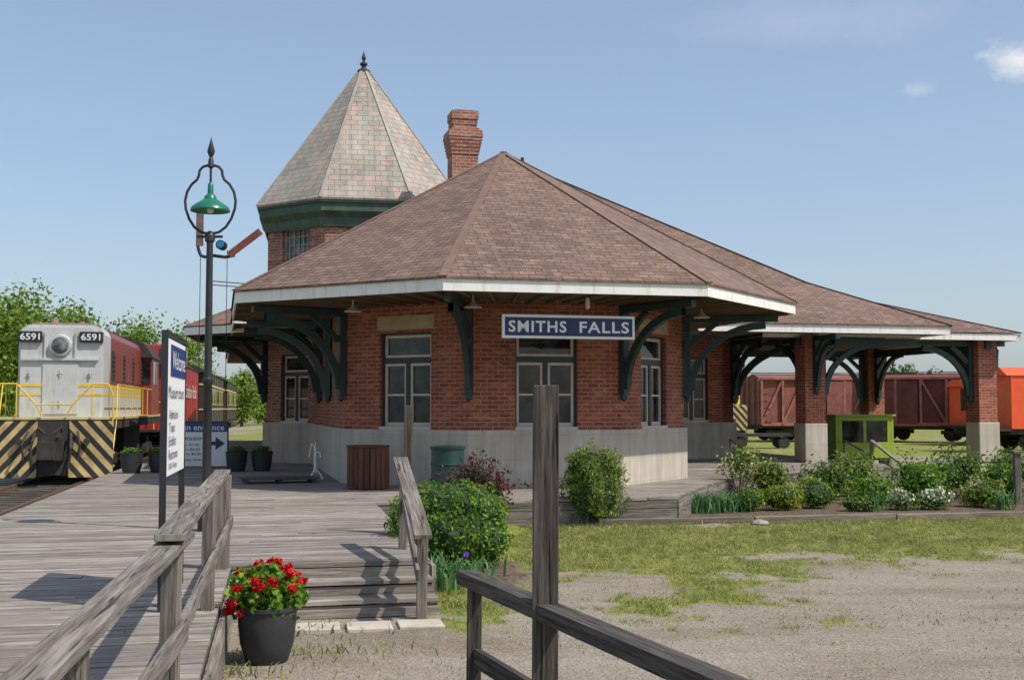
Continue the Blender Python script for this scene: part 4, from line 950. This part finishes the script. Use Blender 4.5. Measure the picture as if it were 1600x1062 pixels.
t=MB(); t.box(-1.5,1.5,-.6,.6,.6,.75); 
for x in (-1.1,1.1):
    for y in (-.5,.5): t.cyl((x,y-.05,.3),(x,y+.05,.3),.3,.3,16)
t.box(-1.5,-1.4,-.6,.6,.75,1.5); t.build('wagon_body','dark',eq,smooth=True)
# ------------------------------------------------------------------ trees
def tree(name,label,loc,H,Wd,seed,mat='leaf_tree',n=5200,leaf=.34,group='trees behind the yard'):
    r=random.Random(seed); c=thing(name,label,'tree',loc,r.random()*6,group)
    t=MB(); t.cyl((0,0,-.1),(.1,0,H*.4),H*.028,H*.018,9,False); bl=[]
    for i in range(11):
        a=r.random()*6.28; rr=Wd*(.12+.38*r.random()); z=H*(.3+.56*r.random()); e=(rr*math.cos(a),rr*math.sin(a),z)
        t.cyl((.05,0,H*(.2+.15*r.random())),e,H*.012,H*.004,6,False)
        s=Wd*(.13+.11*r.random()); bl.append((e[0],e[1],z,s,s,s*.95))
    bl.append((0,0,H*.85,Wd*.18,Wd*.18,H*.15)); bl.append((0,0,H*.6,Wd*.28,Wd*.28,H*.2)); bl.append((0,0,H*.25,Wd*.35,Wd*.35,H*.2))
    t.build('trunk','bark',c,smooth=True)
    foliage('crown',bl,n,leaf,mat,seed,c,core=0,shell=.8,lump=.32,aspect=.6); return c
T1=tree('tree','bushy light green deciduous tree behind the tracks',(-30.0,66,0),8.7,9.5,101,n=11000,leaf=.27)
T2=tree('tree','bushy light green deciduous tree behind the tracks',(-26.3,72,0),8.2,8.5,102,n=10000,leaf=.27)
for x,y,r,s,T in ((-35.5,70,1,1.05,T2),(-24.2,78,2,.88,T1),(-29.5,80,3,1.0,T2),(-34,84,2,1.1,T1),(-26.5,86,5,.85,T1),(-28.5,112,4,.72,T2),(-31.5,120,1,.8,T1)):
    c=copy_thing(T,(x,y,0),r); c.scale=(s,s,s)
T3=tree('tree','rounded green tree far along the platform',(-29.5,133,0),6.2,6,103,n=5000,group='trees far along the line')
for x,y,r,s in ((-29.5,146,1,.85),(-31.5,158,2,.8),(-37,150,3,1.0),(-35,170,2,.8),(-27.5,150,2,.55)):
    c=copy_thing(T3,(x,y,0),r); c.scale=(s,s,s)
T4=tree('tree','distant dark green tree beyond the rail yard',(52,160,0),8.0,9,104,'leaf_far',3500,.5,'distant trees on the horizon')
rr=random.Random(9)
for i in range(34):
    x=-60+i*5.2+rr.uniform(-2,2); y=rr.uniform(150,185); 
    if -48<x<-30: continue
    s=rr.uniform(.55,.9); c=copy_thing(T4,(x,y,0),rr.random()*6); c.scale=(s*1.1,s*1.1,s)
pc=thing('conifer_tree','dark narrow conifer beyond the yard','tree',(47,150,0),0,'dark conifers beyond the yard')
t=MB(); t.cyl((0,0,0),(0,0,7.5),.18,.03,8); t.build('trunk','bark',pc)
foliage('crown',[(0,0,1.2+i*.9,1.5-i*.18,1.5-i*.18,.55) for i in range(7)]+[(0,0,7.6,.2,.2,.7)],2600,.35,'leaf_far',120,pc,core=0,shell=.7)
for x,y,s in ((27.6,145,.95),(44,150,1.05),(30,140,.7)): c=copy_thing(pc,(x,y,0),s*3); c.scale=(s,s,s)
